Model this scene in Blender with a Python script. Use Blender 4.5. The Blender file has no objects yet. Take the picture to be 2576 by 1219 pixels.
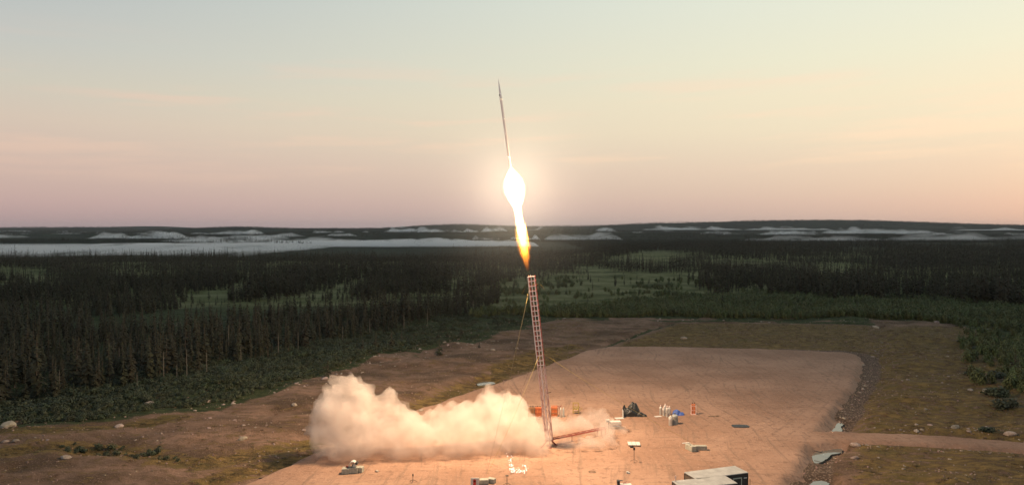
import bpy, bmesh, math, random
import numpy as np
from mathutils import Vector, Matrix, Euler, noise as mnoise

random.seed(11)
rng = np.random.default_rng(11)
S = bpy.context.scene
COL = S.collection
PI = math.pi

# ------------------------------------------------------------------ camera
CAMZ, FPX, PCX, PCY = 28.5, 1839.0, 1287.5, 609.5      # focal length and centre for a 2575 px wide frame
PITCH = math.atan(37.5 / FPX)
cam_d = bpy.data.cameras.new("camera")
cam = bpy.data.objects.new("camera", cam_d)
COL.objects.link(cam)
cam.location = (0, 0, CAMZ)
cam.rotation_euler = (PI / 2 - PITCH, 0, 0)
cam_d.sensor_fit = 'HORIZONTAL'
cam_d.angle = 2 * math.atan(PCX / FPX)
cam_d.clip_start, cam_d.clip_end = 0.5, 40000
S.camera = cam

# ------------------------------------------------------------------ render settings
S.render.engine = 'CYCLES'
cy = S.cycles
cy.max_bounces, cy.diffuse_bounces, cy.glossy_bounces = 8, 3, 2
cy.transmission_bounces, cy.volume_bounces, cy.transparent_max_bounces = 2, 5, 24
cy.volume_max_steps = 512
cy.use_denoising = True
cy.sample_clamp_indirect = 6
cy.caustics_reflective = False
cy.caustics_refractive = False
vs = S.view_settings
vs.view_transform, vs.look, vs.exposure, vs.gamma = 'Standard', 'None', 0.0, 1.0
vs.use_curve_mapping = False


def lin(r, g, b, a=1.0):
    f = lambda c: (c / 255 / 12.92) if c / 255 <= 0.04045 else ((c / 255 + 0.055) / 1.055) ** 2.4
    return (f(r), f(g), f(b), a)


class NT:
    """small helper round a node tree"""
    def __init__(self, tree):
        self.t = tree
        tree.nodes.clear()

    def n(self, typ, **kw):
        nd = self.t.nodes.new(typ)
        for k, v in kw.items():
            if k == 'inp':
                for kk, vv in v.items():
                    if isinstance(vv, bpy.types.NodeSocket):
                        self.t.links.new(vv, nd.inputs[kk])
                    else:
                        nd.inputs[kk].default_value = vv
            else:
                setattr(nd, k, v)
        return nd

    def math(self, op, a, b=0.0, c=None, clamp=False):
        nd = self.n('ShaderNodeMath', operation=op, use_clamp=clamp)
        for i, v in enumerate((a, b, c)):
            if v is None:
                continue
            if isinstance(v, bpy.types.NodeSocket):
                self.t.links.new(v, nd.inputs[i])
            else:
                nd.inputs[i].default_value = v
        return nd.outputs[0]

    def ramp(self, fac, stops, interp='LINEAR'):
        nd = self.n('ShaderNodeValToRGB')
        cr = nd.color_ramp
        cr.interpolation = interp
        while len(cr.elements) < len(stops):
            cr.elements.new(0.5)
        for e, (p, c) in zip(cr.elements, stops):
            e.position = p
            e.color = c if len(c) == 4 else (*c, 1)
        self.t.links.new(fac, nd.inputs[0])
        return nd.outputs[0]

    def mix(self, fac, a, b, blend='MIX'):
        nd = self.n('ShaderNodeMix', data_type='RGBA', blend_type=blend)
        for s, v in ((0, fac), (6, a), (7, b)):
            if isinstance(v, bpy.types.NodeSocket):
                self.t.links.new(v, nd.inputs[s])
            else:
                nd.inputs[s].default_value = v
        return nd.outputs[2]

    def mrange(self, v, a, b, c=0.0, d=1.0, smooth=True):
        nd = self.n('ShaderNodeMapRange', interpolation_type='SMOOTHSTEP' if smooth else 'LINEAR')
        self.t.links.new(v, nd.inputs[0])
        for i, x in enumerate((a, b, c, d)):
            nd.inputs[1 + i].default_value = x
        return nd.outputs[0]

    def link(self, a, b):
        self.t.links.new(a, b)


# ------------------------------------------------------------------ world: dawn sky
SUN_EL, SUN_AZ = math.radians(2.0), math.radians(62.0)     # sun low, out of frame to the right
W = bpy.data.worlds.new("World")
S.world = W
W.use_nodes = True
w = NT(W.node_tree)
tc = w.n('ShaderNodeTexCoord')
sx = w.n('ShaderNodeSeparateXYZ')
w.link(tc.outputs['Generated'], sx.inputs[0])
X, Y, Z = sx.outputs
warm = w.mrange(w.math('ADD', w.math('MULTIPLY', X, math.sin(SUN_AZ)), w.math('MULTIPLY', Y, math.cos(SUN_AZ))), -0.45, 1.02)
el = w.math('MAXIMUM', Z, 0.0)
COOL = [(0.0, lin(166, 145, 150)), (0.03, lin(185, 159, 160)), (0.075, lin(198, 172, 166)), (0.125, lin(203, 184, 172)),
        (0.165, lin(195, 189, 178)), (0.21, lin(184, 185, 183)), (0.30, lin(165, 173, 180)), (0.6, lin(116, 136, 152)), (1.0, lin(88, 112, 134))]
WARM = [(0.0, lin(183, 170, 165)), (0.03, lin(198, 177, 171)), (0.075, lin(216, 194, 178)), (0.125, lin(229, 213, 186)),
        (0.165, lin(234, 220, 190)), (0.21, lin(231, 226, 198)), (0.30, lin(226, 229, 210)), (0.6, lin(176, 190, 188)), (1.0, lin(112, 134, 150))]
base = w.mix(warm, w.ramp(el, COOL), w.ramp(el, WARM))
# faint pink cloud streaks, thin and nearly level
az = w.math('ARCTAN2', X, Y)
cv = w.n('ShaderNodeCombineXYZ')
w.link(w.math('MULTIPLY', az, 2.2), cv.inputs[0])
w.link(w.math('ADD', w.math('MULTIPLY', Z, 26.0), w.math('MULTIPLY', az, -0.9)), cv.inputs[1])
ns = w.n('ShaderNodeTexNoise', inp={'Scale': 1.25, 'Detail': 5.0, 'Roughness': 0.55, 'Vector': cv.outputs[0]})
band = w.math('MULTIPLY', w.mrange(Z, 0.03, 0.11), w.mrange(Z, 0.25, 0.15))
strk = w.math('MULTIPLY', w.mrange(ns.outputs['Fac'], 0.49, 0.66), w.math('MULTIPLY', band, 0.45))
base = w.mix(strk, base, w.mix(warm, lin(224, 188, 172), lin(250, 214, 184)))
sky = w.n('ShaderNodeTexSky', sky_type='NISHITA', sun_disc=False, sun_elevation=SUN_EL, sun_rotation=SUN_AZ)
bg1 = w.n('ShaderNodeBackground', inp={'Color': base, 'Strength': 1.0})
bg2 = w.n('ShaderNodeBackground', inp={'Color': sky.outputs[0], 'Strength': 0.05})
add = w.n('ShaderNodeAddShader')
w.link(bg1.outputs[0], add.inputs[0])
w.link(bg2.outputs[0], add.inputs[1])
wo = w.n('ShaderNodeOutputWorld')
w.link(add.outputs[0], wo.inputs['Surface'])

# ------------------------------------------------------------------ sun (dawn: very weak, wide)
sd = bpy.data.lights.new("sun", 'SUN')
sd.energy, sd.angle, sd.color = 0.12, math.radians(12), (1.0, 0.82, 0.62)
sun = bpy.data.objects.new("sun", sd)
COL.objects.link(sun)
sdir = Vector((math.sin(SUN_AZ) * math.cos(SUN_EL), math.cos(SUN_AZ) * math.cos(SUN_EL), math.sin(SUN_EL)))
sun.rotation_euler = sdir.to_track_quat('Z', 'Y').to_euler()

FLAME_POWER = 150000.0
FLAME_COLOR = (1.0, 0.69, 0.42)


# ------------------------------------------------------------------ geometry of the view
_cp, _sp = math.cos(PITCH), math.sin(PITCH)


def proj(x, y, z):
    x, y, z = np.asarray(x, float), np.asarray(y, float), np.asarray(z, float) - CAMZ
    dep = np.maximum(y * _cp - z * _sp, 1e-3)
    up = y * _sp + z * _cp
    return PCX + FPX * x / dep, PCY - FPX * up / dep


def ray(dx, dy):
    a, b = (dx - PCX) / FPX, -(dy - PCY) / FPX
    return Vector((a, _cp + b * _sp, -_sp + b * _cp))


def G(dx, dy, z=0.0):
    r = ray(dx, dy)
    return Vector((0, 0, CAMZ)) + r * ((z - CAMZ) / r.z)


def P(dx, dy, y):
    r = ray(dx, dy)
    return Vector((0, 0, CAMZ)) + r * (y / r.y)


def gpoly(pts, z=0.0):
    return np.array([[*G(a, b, z)[:2]] for a, b in pts])


def sdf(poly, x, y):
    """signed distance to a closed polygon, positive inside"""
    d = np.full(x.shape, 1e9)
    ins = np.zeros(x.shape, bool)
    n = len(poly)
    for i in range(n):
        ax, ay = poly[i]
        bx, by = poly[(i + 1) % n]
        ex, ey = bx - ax, by - ay
        t = np.clip(((x - ax) * ex + (y - ay) * ey) / (ex * ex + ey * ey + 1e-9), 0, 1)
        d = np.minimum(d, np.hypot(x - ax - t * ex, y - ay - t * ey))
        c = ((ay > y) != (by > y)) & (x < (bx - ax) * (y - ay) / (by - ay + 1e-12) + ax)
        ins ^= c
    return np.where(ins, d, -d)


def pline(pts, x, y):
    d = np.full(x.shape, 1e9)
    for i in range(len(pts) - 1):
        ax, ay = pts[i]
        bx, by = pts[i + 1]
        ex, ey = bx - ax, by - ay
        t = np.clip(((x - ax) * ex + (y - ay) * ey) / (ex * ex + ey * ey + 1e-9), 0, 1)
        d = np.minimum(d, np.hypot(x - ax - t * ex, y - ay - t * ey))
    return d


def sstep(v, a, b):
    t = np.clip((v - a) / (b - a), 0, 1)
    return t * t * (3 - 2 * t)


def _h(ix, iy, s):
    n = (ix * 374761393 + iy * 668265263 + s * 974711) & 0xffffffff
    n = ((n ^ (n >> 13)) * 1274126177) & 0xffffffff
    return ((n ^ (n >> 16)) & 0xffff) / 65535.0


def vnoise(x, y, s=0):
    ix, iy = np.floor(x).astype(np.int64), np.floor(y).astype(np.int64)
    fx, fy = x - ix, y - iy
    fx, fy = fx * fx * (3 - 2 * fx), fy * fy * (3 - 2 * fy)
    a, b, c, d = _h(ix, iy, s), _h(ix + 1, iy, s), _h(ix, iy + 1, s), _h(ix + 1, iy + 1, s)
    return (a * (1 - fx) + b * fx) * (1 - fy) + (c * (1 - fx) + d * fx) * fy


def fbm(x, y, s=0, o=4):
    v, a, t = 0, 1.0, 0
    for i in range(o):
        v = v + a * vnoise(x * 2 ** i + 17.3 * i, y * 2 ** i - 9.1 * i, s + i)
        t += a
        a *= 0.5
    return v / t


# ------------------------------------------------------------------ mesh helpers
def obj_from(name, verts, faces, material=None, parent=None, smooth=False):
    me = bpy.data.meshes.new(name)
    me.from_pydata([tuple(v) for v in verts], [], faces)
    if smooth:
        me.polygons.foreach_set('use_smooth', [True] * len(me.polygons))
    me.update()
    o = bpy.data.objects.new(name, me)
    COL.objects.link(o)
    if material:
        me.materials.append(material)
    if parent:
        o.parent = parent
    return o


class MB:
    def __init__(self):
        self.v, self.f = [], []

    def add(self, vs_, fs_):
        k = len(self.v)
        self.v += [tuple(q) for q in vs_]
        self.f += [tuple(i + k for i in q) for q in fs_]
        return self

    def box(self, c, s, rz=0.0, rx=0.0, ry=0.0, bev=0.0):
        m = Matrix.Translation(c) @ Euler((rx, ry, rz)).to_matrix().to_4x4()
        hx, hy, hz = s[0] / 2, s[1] / 2, s[2] / 2
        if bev <= 0:
            q = [(x, y, z) for z in (-hz, hz) for x, y in ((-hx, -hy), (hx, -hy), (hx, hy), (-hx, hy))]
            fs_ = [(3, 2, 1, 0), (4, 5, 6, 7), (0, 1, 5, 4), (1, 2, 6, 5), (2, 3, 7, 6), (3, 0, 4, 7)]
            return self.add([m @ Vector(p) for p in q], fs_)
        bm = bmesh.new()
        bmesh.ops.create_cube(bm, size=1)
        bmesh.ops.scale(bm, vec=s, verts=bm.verts)
        bmesh.ops.bevel(bm, geom=bm.edges[:], offset=bev, segments=1, affect='EDGES')
        bm.verts.index_update()
        self.add([m @ v.co for v in bm.verts], [[v.index for v in f.verts] for f in bm.faces])
        bm.free()
        return self

    def bar(self, a, b, w_=0.1, h_=None):
        a, b = Vector(a), Vector(b)
        d = b - a
        q = d.to_track_quat('Z', 'Y')
        h_ = h_ or w_
        vs_ = []
        for z in (0, d.length):
            for x, y in ((-w_ / 2, -h_ / 2), (w_ / 2, -h_ / 2), (w_ / 2, h_ / 2), (-w_ / 2, h_ / 2)):
                vs_.append(a + q @ Vector((x, y, z)))
        return self.add(vs_, [(3, 2, 1, 0), (4, 5, 6, 7), (0, 1, 5, 4), (1, 2, 6, 5), (2, 3, 7, 6), (3, 0, 4, 7)])

    def lathe(self, prof, n=12, origin=(0, 0, 0), q=None):
        """prof: (radius, z) list along local z"""
        o = Vector(origin)
        vs_, fs_ = [], []
        for r, z in prof:
            for i in range(n):
                t = 2 * PI * i / n
                p = Vector((r * math.cos(t), r * math.sin(t), z))
                vs_.append(o + (q @ p if q else p))
        m = len(prof)
        for k in range(m - 1):
            for i in range(n):
                j = (i + 1) % n
                fs_.append((k * n + i, k * n + j, (k + 1) * n + j, (k + 1) * n + i))
        fs_.append(tuple(range(n - 1, -1, -1)))
        fs_.append(tuple((m - 1) * n + i for i in range(n)))
        return self.add(vs_, fs_)

    def cyl(self, a, b, r, r2=None, n=8):
        a, b = Vector(a), Vector(b)
        d = b - a
        return self.lathe([(r, 0), (r if r2 is None else r2, d.length)], n, a, d.to_track_quat('Z', 'Y'))

    def build(self, name, material=None, parent=None, smooth=False):
        return obj_from(name, self.v, self.f, material, parent, smooth)


def tag(o, label=None, cat=None, group=None, kind=None):
    if label:
        o['label'] = label
    if cat:
        o['category'] = cat
    if group:
        o['group'] = group
    if kind:
        o['kind'] = kind
    return o


def empty(name, loc=(0, 0, 0), rz=0.0):
    o = bpy.data.objects.new(name, None)
    COL.objects.link(o)
    o.location = loc
    o.rotation_euler = (0, 0, rz)
    o.empty_display_size = 0.3
    return o


def copy_tree(o, parent=None):
    c = o.copy()
    COL.objects.link(c)
    c.parent = parent
    for ch in list(o.children):
        copy_tree(ch, c)
    return c


def inst(name, mesh, loc, rot=(0, 0, 0), scl=(1, 1, 1), parent=None):
    o = bpy.data.objects.new(name, mesh)
    COL.objects.link(o)
    o.location, o.rotation_euler, o.scale = loc, rot, scl
    if parent:
        o.parent = parent
    return o


# ------------------------------------------------------------------ materials
def mat(name, col, rough=0.7, metal=0.0, var=0.25, scale=6.0, bump=0.0, col2=None, obj_var=0.0, coord='Object'):
    m = bpy.data.materials.new(name)
    m.use_nodes = True
    t = NT(m.node_tree)
    tc = t.n('ShaderNodeTexCoord')
    nz = t.n('ShaderNodeTexNoise', inp={'Scale': scale, 'Detail': 6.0, 'Roughness': 0.6, 'Vector': tc.outputs[coord]})
    f = t.mrange(nz.outputs['Fac'], 0.3, 0.7)
    c1 = tuple(min(1, c * (1 + var)) for c in col[:3]) + (1,)
    c2 = (tuple(col2[:3]) + (1,)) if col2 else tuple(c * (1 - var) for c in col[:3]) + (1,)
    c = t.mix(f, c2, c1)
    if obj_var > 0:
        oi = t.n('ShaderNodeObjectInfo')
        hsv = t.n('ShaderNodeHueSaturation')
        t.link(c, hsv.inputs['Color'])
        t.link(t.math('MULTIPLY_ADD', oi.outputs['Random'], 2 * obj_var, 1 - obj_var), hsv.inputs['Value'])
        t.link(t.math('MULTIPLY_ADD', t.math('FRACT', t.math('MULTIPLY', oi.outputs['Random'], 7.31)), -0.07, 0.52), hsv.inputs['Hue'])
        c = hsv.outputs[0]
    b = t.n('ShaderNodeBsdfPrincipled', inp={'Base Color': c, 'Roughness': rough, 'Metallic': metal})
    if bump > 0:
        bp = t.n('ShaderNodeBump', inp={'Strength': bump, 'Distance': 0.05, 'Height': nz.outputs['Fac']})
        t.link(bp.outputs[0], b.inputs['Normal'])
    o = t.n('ShaderNodeOutputMaterial')
    t.link(b.outputs[0], o.inputs['Surface'])
    return m


M = {}
M['white'] = mat('white_paint', (0.56, 0.54, 0.50), 0.5, var=0.1)
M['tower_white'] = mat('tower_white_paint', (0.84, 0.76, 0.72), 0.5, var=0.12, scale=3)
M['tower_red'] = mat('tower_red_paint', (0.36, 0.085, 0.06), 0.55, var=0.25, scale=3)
M['tower_pale'] = mat('tower_pale_steel', (0.68, 0.56, 0.53), 0.5, var=0.12, scale=2, col2=(0.58, 0.38, 0.34))
M['dark_red'] = mat('dark_red_steel', (0.20, 0.035, 0.025), 0.6, var=0.3)
M['black'] = mat('black_plastic', (0.018, 0.018, 0.02), 0.5, var=0.3)
M['tarp'] = mat('black_tarp', (0.010, 0.011, 0.011), 0.42, var=0.3, scale=2)
M['blue'] = mat('blue_tarp', (0.04, 0.09, 0.32), 0.5, var=0.3, scale=3)
M['yellow'] = mat('yellow_strap', (0.30, 0.22, 0.06), 0.6, var=0.2)
M['strap'] = mat('pale_strap', (0.10, 0.088, 0.045), 0.7, var=0.25, scale=1.5)
M['orange'] = mat('orange_enamel', (0.50, 0.155, 0.06), 0.4, var=0.15)
M['brown_cyl'] = mat('brown_enamel', (0.28, 0.15, 0.07), 0.45, var=0.2)
M['steel'] = mat('brushed_steel', (0.52, 0.52, 0.50), 0.35, metal=0.6, var=0.15)
M['grey'] = mat('grey_paint', (0.34, 0.36, 0.35), 0.5, var=0.2)
M['concrete'] = mat('concrete', (0.34, 0.33, 0.27), 0.9, var=0.2, scale=4, bump=0.4)
M['roof'] = mat('shed_roof', (0.33, 0.33, 0.315), 0.6, var=0.16, scale=1.2)
M['wall_dark'] = mat('shed_wall', (0.035, 0.036, 0.036), 0.6, var=0.3, scale=2)
M['wall_brown'] = mat('shed_end_wall', (0.14, 0.11, 0.08), 0.7, var=0.25, scale=2)
M['frame'] = mat('pale_green_frame', (0.42, 0.46, 0.38), 0.5, var=0.1)
M['wood'] = mat('grey_wood', (0.20, 0.15, 0.10), 0.8, var=0.3, scale=5)
M['sign_red'] = mat('red_paint', (0.60, 0.05, 0.03), 0.5, var=0.1)
M['rocket'] = mat('rocket_white', (0.96, 0.83, 0.77), 0.28, metal=0.4, var=0.03)
M['spruce'] = mat('spruce_needles', (0.030, 0.031, 0.013), 0.9, var=0.5, scale=1.3, obj_var=0.4)
M['bush'] = mat('bush_leaves', (0.070, 0.094, 0.029), 0.75, var=0.35, scale=1.5, obj_var=0.28)
M['dark_bush'] = mat('dark_bush_leaves', (0.038, 0.052, 0.023), 0.75, var=0.35, scale=1.5, obj_var=0.28)
M['bark'] = mat('bark', (0.085, 0.068, 0.052), 0.9, var=0.3, scale=4)
M['snag'] = mat('bare_wood', (0.15, 0.13, 0.105), 0.9, var=0.25, scale=4)
M['rock'] = mat('boulder_granite', (0.27, 0.225, 0.18), 0.9, var=0.25, scale=3, bump=0.6, obj_var=0.3)
M['pebble'] = mat('gravel_stone', (0.235, 0.175, 0.13), 0.9, var=0.3, scale=3, obj_var=0.35)


# ------------------------------------------------------------------ terrain
PAD = gpoly([(520, 1260), (600, 1222), (720, 1172), (800, 1138), (900, 1094), (1050, 1030), (1180, 984), (1290, 949), (1430, 899), (1478, 880), (1530, 870),
             (1700, 871), (1950, 877), (2120, 884), (2152, 890), (2160, 905), (2148, 945), (2120, 990), (2075, 1040), (2040, 1082), (2010, 1140), (1985, 1180), (1950, 1240), (1880, 1450), (500, 1450)])
OLIVE = gpoly([(1540, 870), (1560, 858), (1650, 828), (1700, 806), (1900, 806), (2200, 812), (2200, 860), (2180, 890), (1900, 878)])
DITCH2 = gpoly([(1440, 896), (1478, 886), (1530, 863), (1600, 838), (1690, 808)])
FARBANK = gpoly([(1640, 803), (1900, 804.5), (2060, 807), (2190, 811)])
DITCH = gpoly([(2206, 818), (2198, 860), (2190, 930), (2160, 985), (2130, 1030), (2104, 1072), (2092, 1086)])
ROAD = gpoly([(1985, 1103), (2060, 1092), (2200, 1096), (2400, 1106), (2575, 1120), (2750, 1135), (3000, 1160)])
MOSS_L = [gpoly(p) for p in ([(-150, 1145), (0, 1136), (160, 1124), (300, 1126), (430, 1156), (520, 1165), (650, 1130), (770, 1108)],
                             [(520, 1205), (640, 1170), (720, 1150), (800, 1128)],
                             [(-100, 1095), (120, 1090), (260, 1076), (440, 1052)],
                             [(1020, 1032), (1100, 998), (1170, 970), (1260, 935), (1340, 912), (1460, 882)],
                             [(1250, 930), (1390, 880), (1440, 868)])]
BROWN_TOP = np.array([(-600, 1100), (0, 1082), (200, 1076), (400, 1046), (500, 1040), (640, 1008), (760, 972), (860, 935), (950, 905), (1050, 893), (1150, 872), (1260, 838), (1350, 812),
                      (1450, 799), (1550, 799), (2200, 808), (2400, 812), (2480, 850), (2575, 900), (2900, 1000)], float)


PUDDLES = [([(2042, 1128), (2052, 1120), (2075, 1117), (2095, 1120), (2114, 1131), (2108, 1138), (2086, 1141), (2080, 1150), (2062, 1160), (2048, 1158), (2046, 1142)], -0.95),
           ([(2036, 1222), (2044, 1213), (2060, 1209), (2076, 1212), (2086, 1222), (2080, 1240), (2040, 1240)], -0.95),
           ([(2090, 1084), (2100, 1076), (2103, 1066), (2110, 1063), (2122, 1066), (2112, 1072), (2118, 1083)], -1.15),
           ([(1200, 963), (1216, 959), (1238, 960), (1244, 964), (1222, 966), (1204, 969)], -1.05)]
PUD_POLY = [(gpoly(p_, z_), z_) for p_, z_ in PUDDLES]


def pad_sd(x, y):
    return sdf(PAD, x, y) + 0.7 * (fbm(x * 0.35, y * 0.35, 5, 4) - 0.5) * 2


def height(x, y):
    x, y = np.asarray(x, float), np.asarray(y, float)
    r = np.hypot(x, y)
    dx, dy = proj(x, y, np.zeros_like(x))
    # gently rolling ground round the pad
    z = (fbm(x / 17, y / 11, 21, 4) - 0.5) * 2.6 * sstep(r, 60, 110) + (fbm(x / 4.5, y / 3.2, 31, 3) - 0.5) * 0.8
    for pl, wd, dp in ((MOSS_L[0], 3, 0.7), (MOSS_L[3], 3, 0.8), (DITCH, 2.2, 1.1), (DITCH2, 1.3, 0.9)):
        z = z - dp * np.exp(-(pline(pl, x, y) / wd) ** 2)
    sp = np.clip(sdf(PAD, x, y), -40, 40)
    k = sstep(sp, -9, -1)
    z = z * (1 - k) + k * (-0.75)
    so = np.clip(sdf(OLIVE, x, y), -40, 40)
    k2 = sstep(so, -3, 1) * (1 - sstep(sp, -2.5, -0.5))
    z = z * (1 - k2) + k2 * (-0.45 + (fbm(x / 6, y / 4, 77, 3) - 0.5) * 0.25)
    dr = pline(ROAD, x, y)
    k3 = 1 - sstep(dr, 2.2, 5.0)
    z = z * (1 - k3) + k3 * (-0.45)
    for pp_, zw_ in PUD_POLY:
        kk = sstep(np.clip(sdf(pp_, x, y), -40, 40) + (fbm(x * 1.3, y * 1.3, 71, 3) - 0.5) * 0.9, -1.9, -0.5)
        z = np.where(z > zw_ + 0.02, z * (1 - kk) + kk * (zw_ - 0.22), z)
    # falls gently to the bog, then to the lake valley
    z = z - 1.2 * sstep(y, 170, 330) + (fbm(x / 90, y / 60, 41, 3) - 0.5) * 2.5 * sstep(y, 260, 420)
    side = sstep(np.arctan2(x, y), -0.05, 0.35)          # right-hand ground stays higher and further
    z = z - (14 - 5 * side) * sstep(y, 600 + 600 * side, 950 + 1000 * side)
    far = sstep(y, 1900 + 100 * side, 3000)
    rid = (fbm(x / 1500 + 3, y / 520, 51, 4) - 0.44) * 62
    z = z + far * np.maximum(rid, -4)
    z = z + sstep(y, 4500, 9000) * 14 * fbm(x / 2600, y / 1800, 61, 3)
    for hx, hd, hh, wx, wy in HILLS:
        cx = (hx - PCX) / FPX * hd
        z = z + hh * np.exp(-((x - cx) / wx) ** 2 - ((y - hd) / wy) ** 2)
    return z


# (pixel column, distance, height, half width, half depth)
HILLS = [(1990, 7000, 78, 1500, 900), (1700, 7600, 34, 1500, 900), (2420, 7400, 22, 1400, 900), (1140, 7200, 46, 520, 700),
         (1330, 7600, 26, 900, 700), (900, 7900, 26, 900, 800), (620, 8200, 34, 520, 700), (380, 9000, 30, 700, 700),
         (2250, 7200, 34, 1000, 800), (60, 8800, 22, 900, 700), (2750, 7000, 40, 900, 700),
         # low wooded ridges that stand out of the valley fog
         (130, 1700, 13, 280, 28), (420, 1640, 11, 120, 20), (620, 1780, 12, 180, 24), (-120, 1600, 12, 220, 24), (60, 1980, 10, 330, 40), (300, 1950, 7, 190, 35), (420, 2450, 8, 260, 50), (200, 2700, 10, 420, 60), (640, 2350, 7, 260, 45), (560, 3000, 12, 420, 70), (870, 2500, 9, 330, 50),
         (-60, 3300, 16, 520, 90), (330, 3500, 16, 480, 90), (800, 3300, 16, 480, 80), (1080, 2700, 12, 520, 60), (1180, 3400, 18, 480, 80), (1480, 2700, 10, 330, 50), (1420, 3300, 16, 420, 80),
         (60, 4400, 22, 700, 120), (560, 4600, 24, 700, 120), (1000, 4800, 26, 800, 120), (1500, 4600, 24, 700, 120)]


def spaced(a, b, step, lo, hi, grow):
    c = list(np.arange(a, b + step, step))
    s, p = step, c[-1]
    while p < hi:
        s *= grow
        p += s
        c.append(p)
    s, p, pre = step, c[0], []
    while p > lo:
        s *= grow
        p -= s
        pre.append(p)
    return np.array(pre[::-1] + c)


gx = spaced(-100, 125, 0.62, -12000, 12000, 1.065)
gy = spaced(78, 235, 0.62, -400, 12500, 1.045)
XX, YY = np.meshgrid(gx, gy)
ZZ = height(XX, YY)
nx, ny = len(gx), len(gy)
idx = np.arange(nx * ny).reshape(ny, nx)
quads = np.stack([idx[:-1, :-1], idx[:-1, 1:], idx[1:, 1:], idx[1:, :-1]], -1).reshape(-1, 4)


def np_mesh(name, V, F):
    me = bpy.data.meshes.new(name)
    k = F.shape[1]
    me.vertices.add(len(V))
    me.vertices.foreach_set('co', np.ascontiguousarray(V, np.float32).ravel())
    me.loops.add(F.size)
    me.loops.foreach_set('vertex_index', np.ascontiguousarray(F, np.int32).ravel())
    me.polygons.add(len(F))
    me.polygons.foreach_set('loop_start', np.arange(0, F.size, k, dtype=np.int32))
    me.update(calc_edges=True)
    me.validate()
    me.polygons.foreach_set('use_smooth', np.ones(len(me.polygons), bool))
    return me


def brown_line(dx):
    return np.interp(dx, BROWN_TOP[:, 0], BROWN_TOP[:, 1])


def zones(x, y):
    dx, dy = proj(x, y, np.zeros_like(x))
    nz = (fbm(x / 9, y / 6, 91, 4) - 0.5) * 2
    bl = brown_line(dx)
    # distance past the brown edge, in metres along the view
    ysafe = np.maximum(dy, 575)
    yb = CAMZ * FPX / np.maximum(bl - 572, 3)
    veg = sstep((y - yb) / (0.02 * yb + 1) + nz * 2.2, -1.0, 1.5)
    moss = np.zeros_like(x)
    for pl, wd in zip(MOSS_L, (3.2, 2.4, 3.0, 3.4, 3.0)):
        moss = np.maximum(moss, np.exp(-(pline(pl, x, y) / wd) ** 2))
    sp = np.clip(sdf(PAD, x, y), -60, 60)
    right = sstep(dx, 2090, 2190) * sstep(dy, 800, 830)
    moss = np.maximum(moss, right * 0.75)
    so = sdf(OLIVE, x, y)
    moss = np.maximum(moss, 0.8 * sstep(so, -1.5, 2.0))
    moss = np.maximum(moss, 0.40 * sstep(dx, 1250, 1400) * (1 - sstep(dx, 1480, 1560)) * sstep(880 - dy, 0, 30))
    moss = np.maximum(moss, 0.30)
    rubble = sstep(sp + nz * 1.2, -5.2, -3.2) * (1 - sstep(sp, -0.5, 1.0)) * sstep(dx, 1900, 2020)
    bog = sstep(y, 235, 300)
    dk = np.maximum(np.exp(-(pline(DITCH2, x, y) / 1.1) ** 2), np.exp(-(pline(FARBANK, x, y) / 1.6) ** 2))
    moss = moss * (1 - 0.6 * dk)
    veg = np.maximum(veg, dk * 0.9)
    return moss, veg, bog, np.maximum(rubble, 0.0)


mo, ve, bo, ru = zones(XX.ravel(), YY.ravel())
gme = np_mesh('ground', np.stack([XX.ravel(), YY.ravel(), ZZ.ravel()], -1), quads)
att = gme.color_attributes.new('zones', 'FLOAT_COLOR', 'POINT')
att.data.foreach_set('color', np.stack([mo, ve, bo, ru], -1).astype(np.float32).ravel())
ground = bpy.data.objects.new('ground', gme)
COL.objects.link(ground)
tag(ground, kind='structure')


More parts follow.
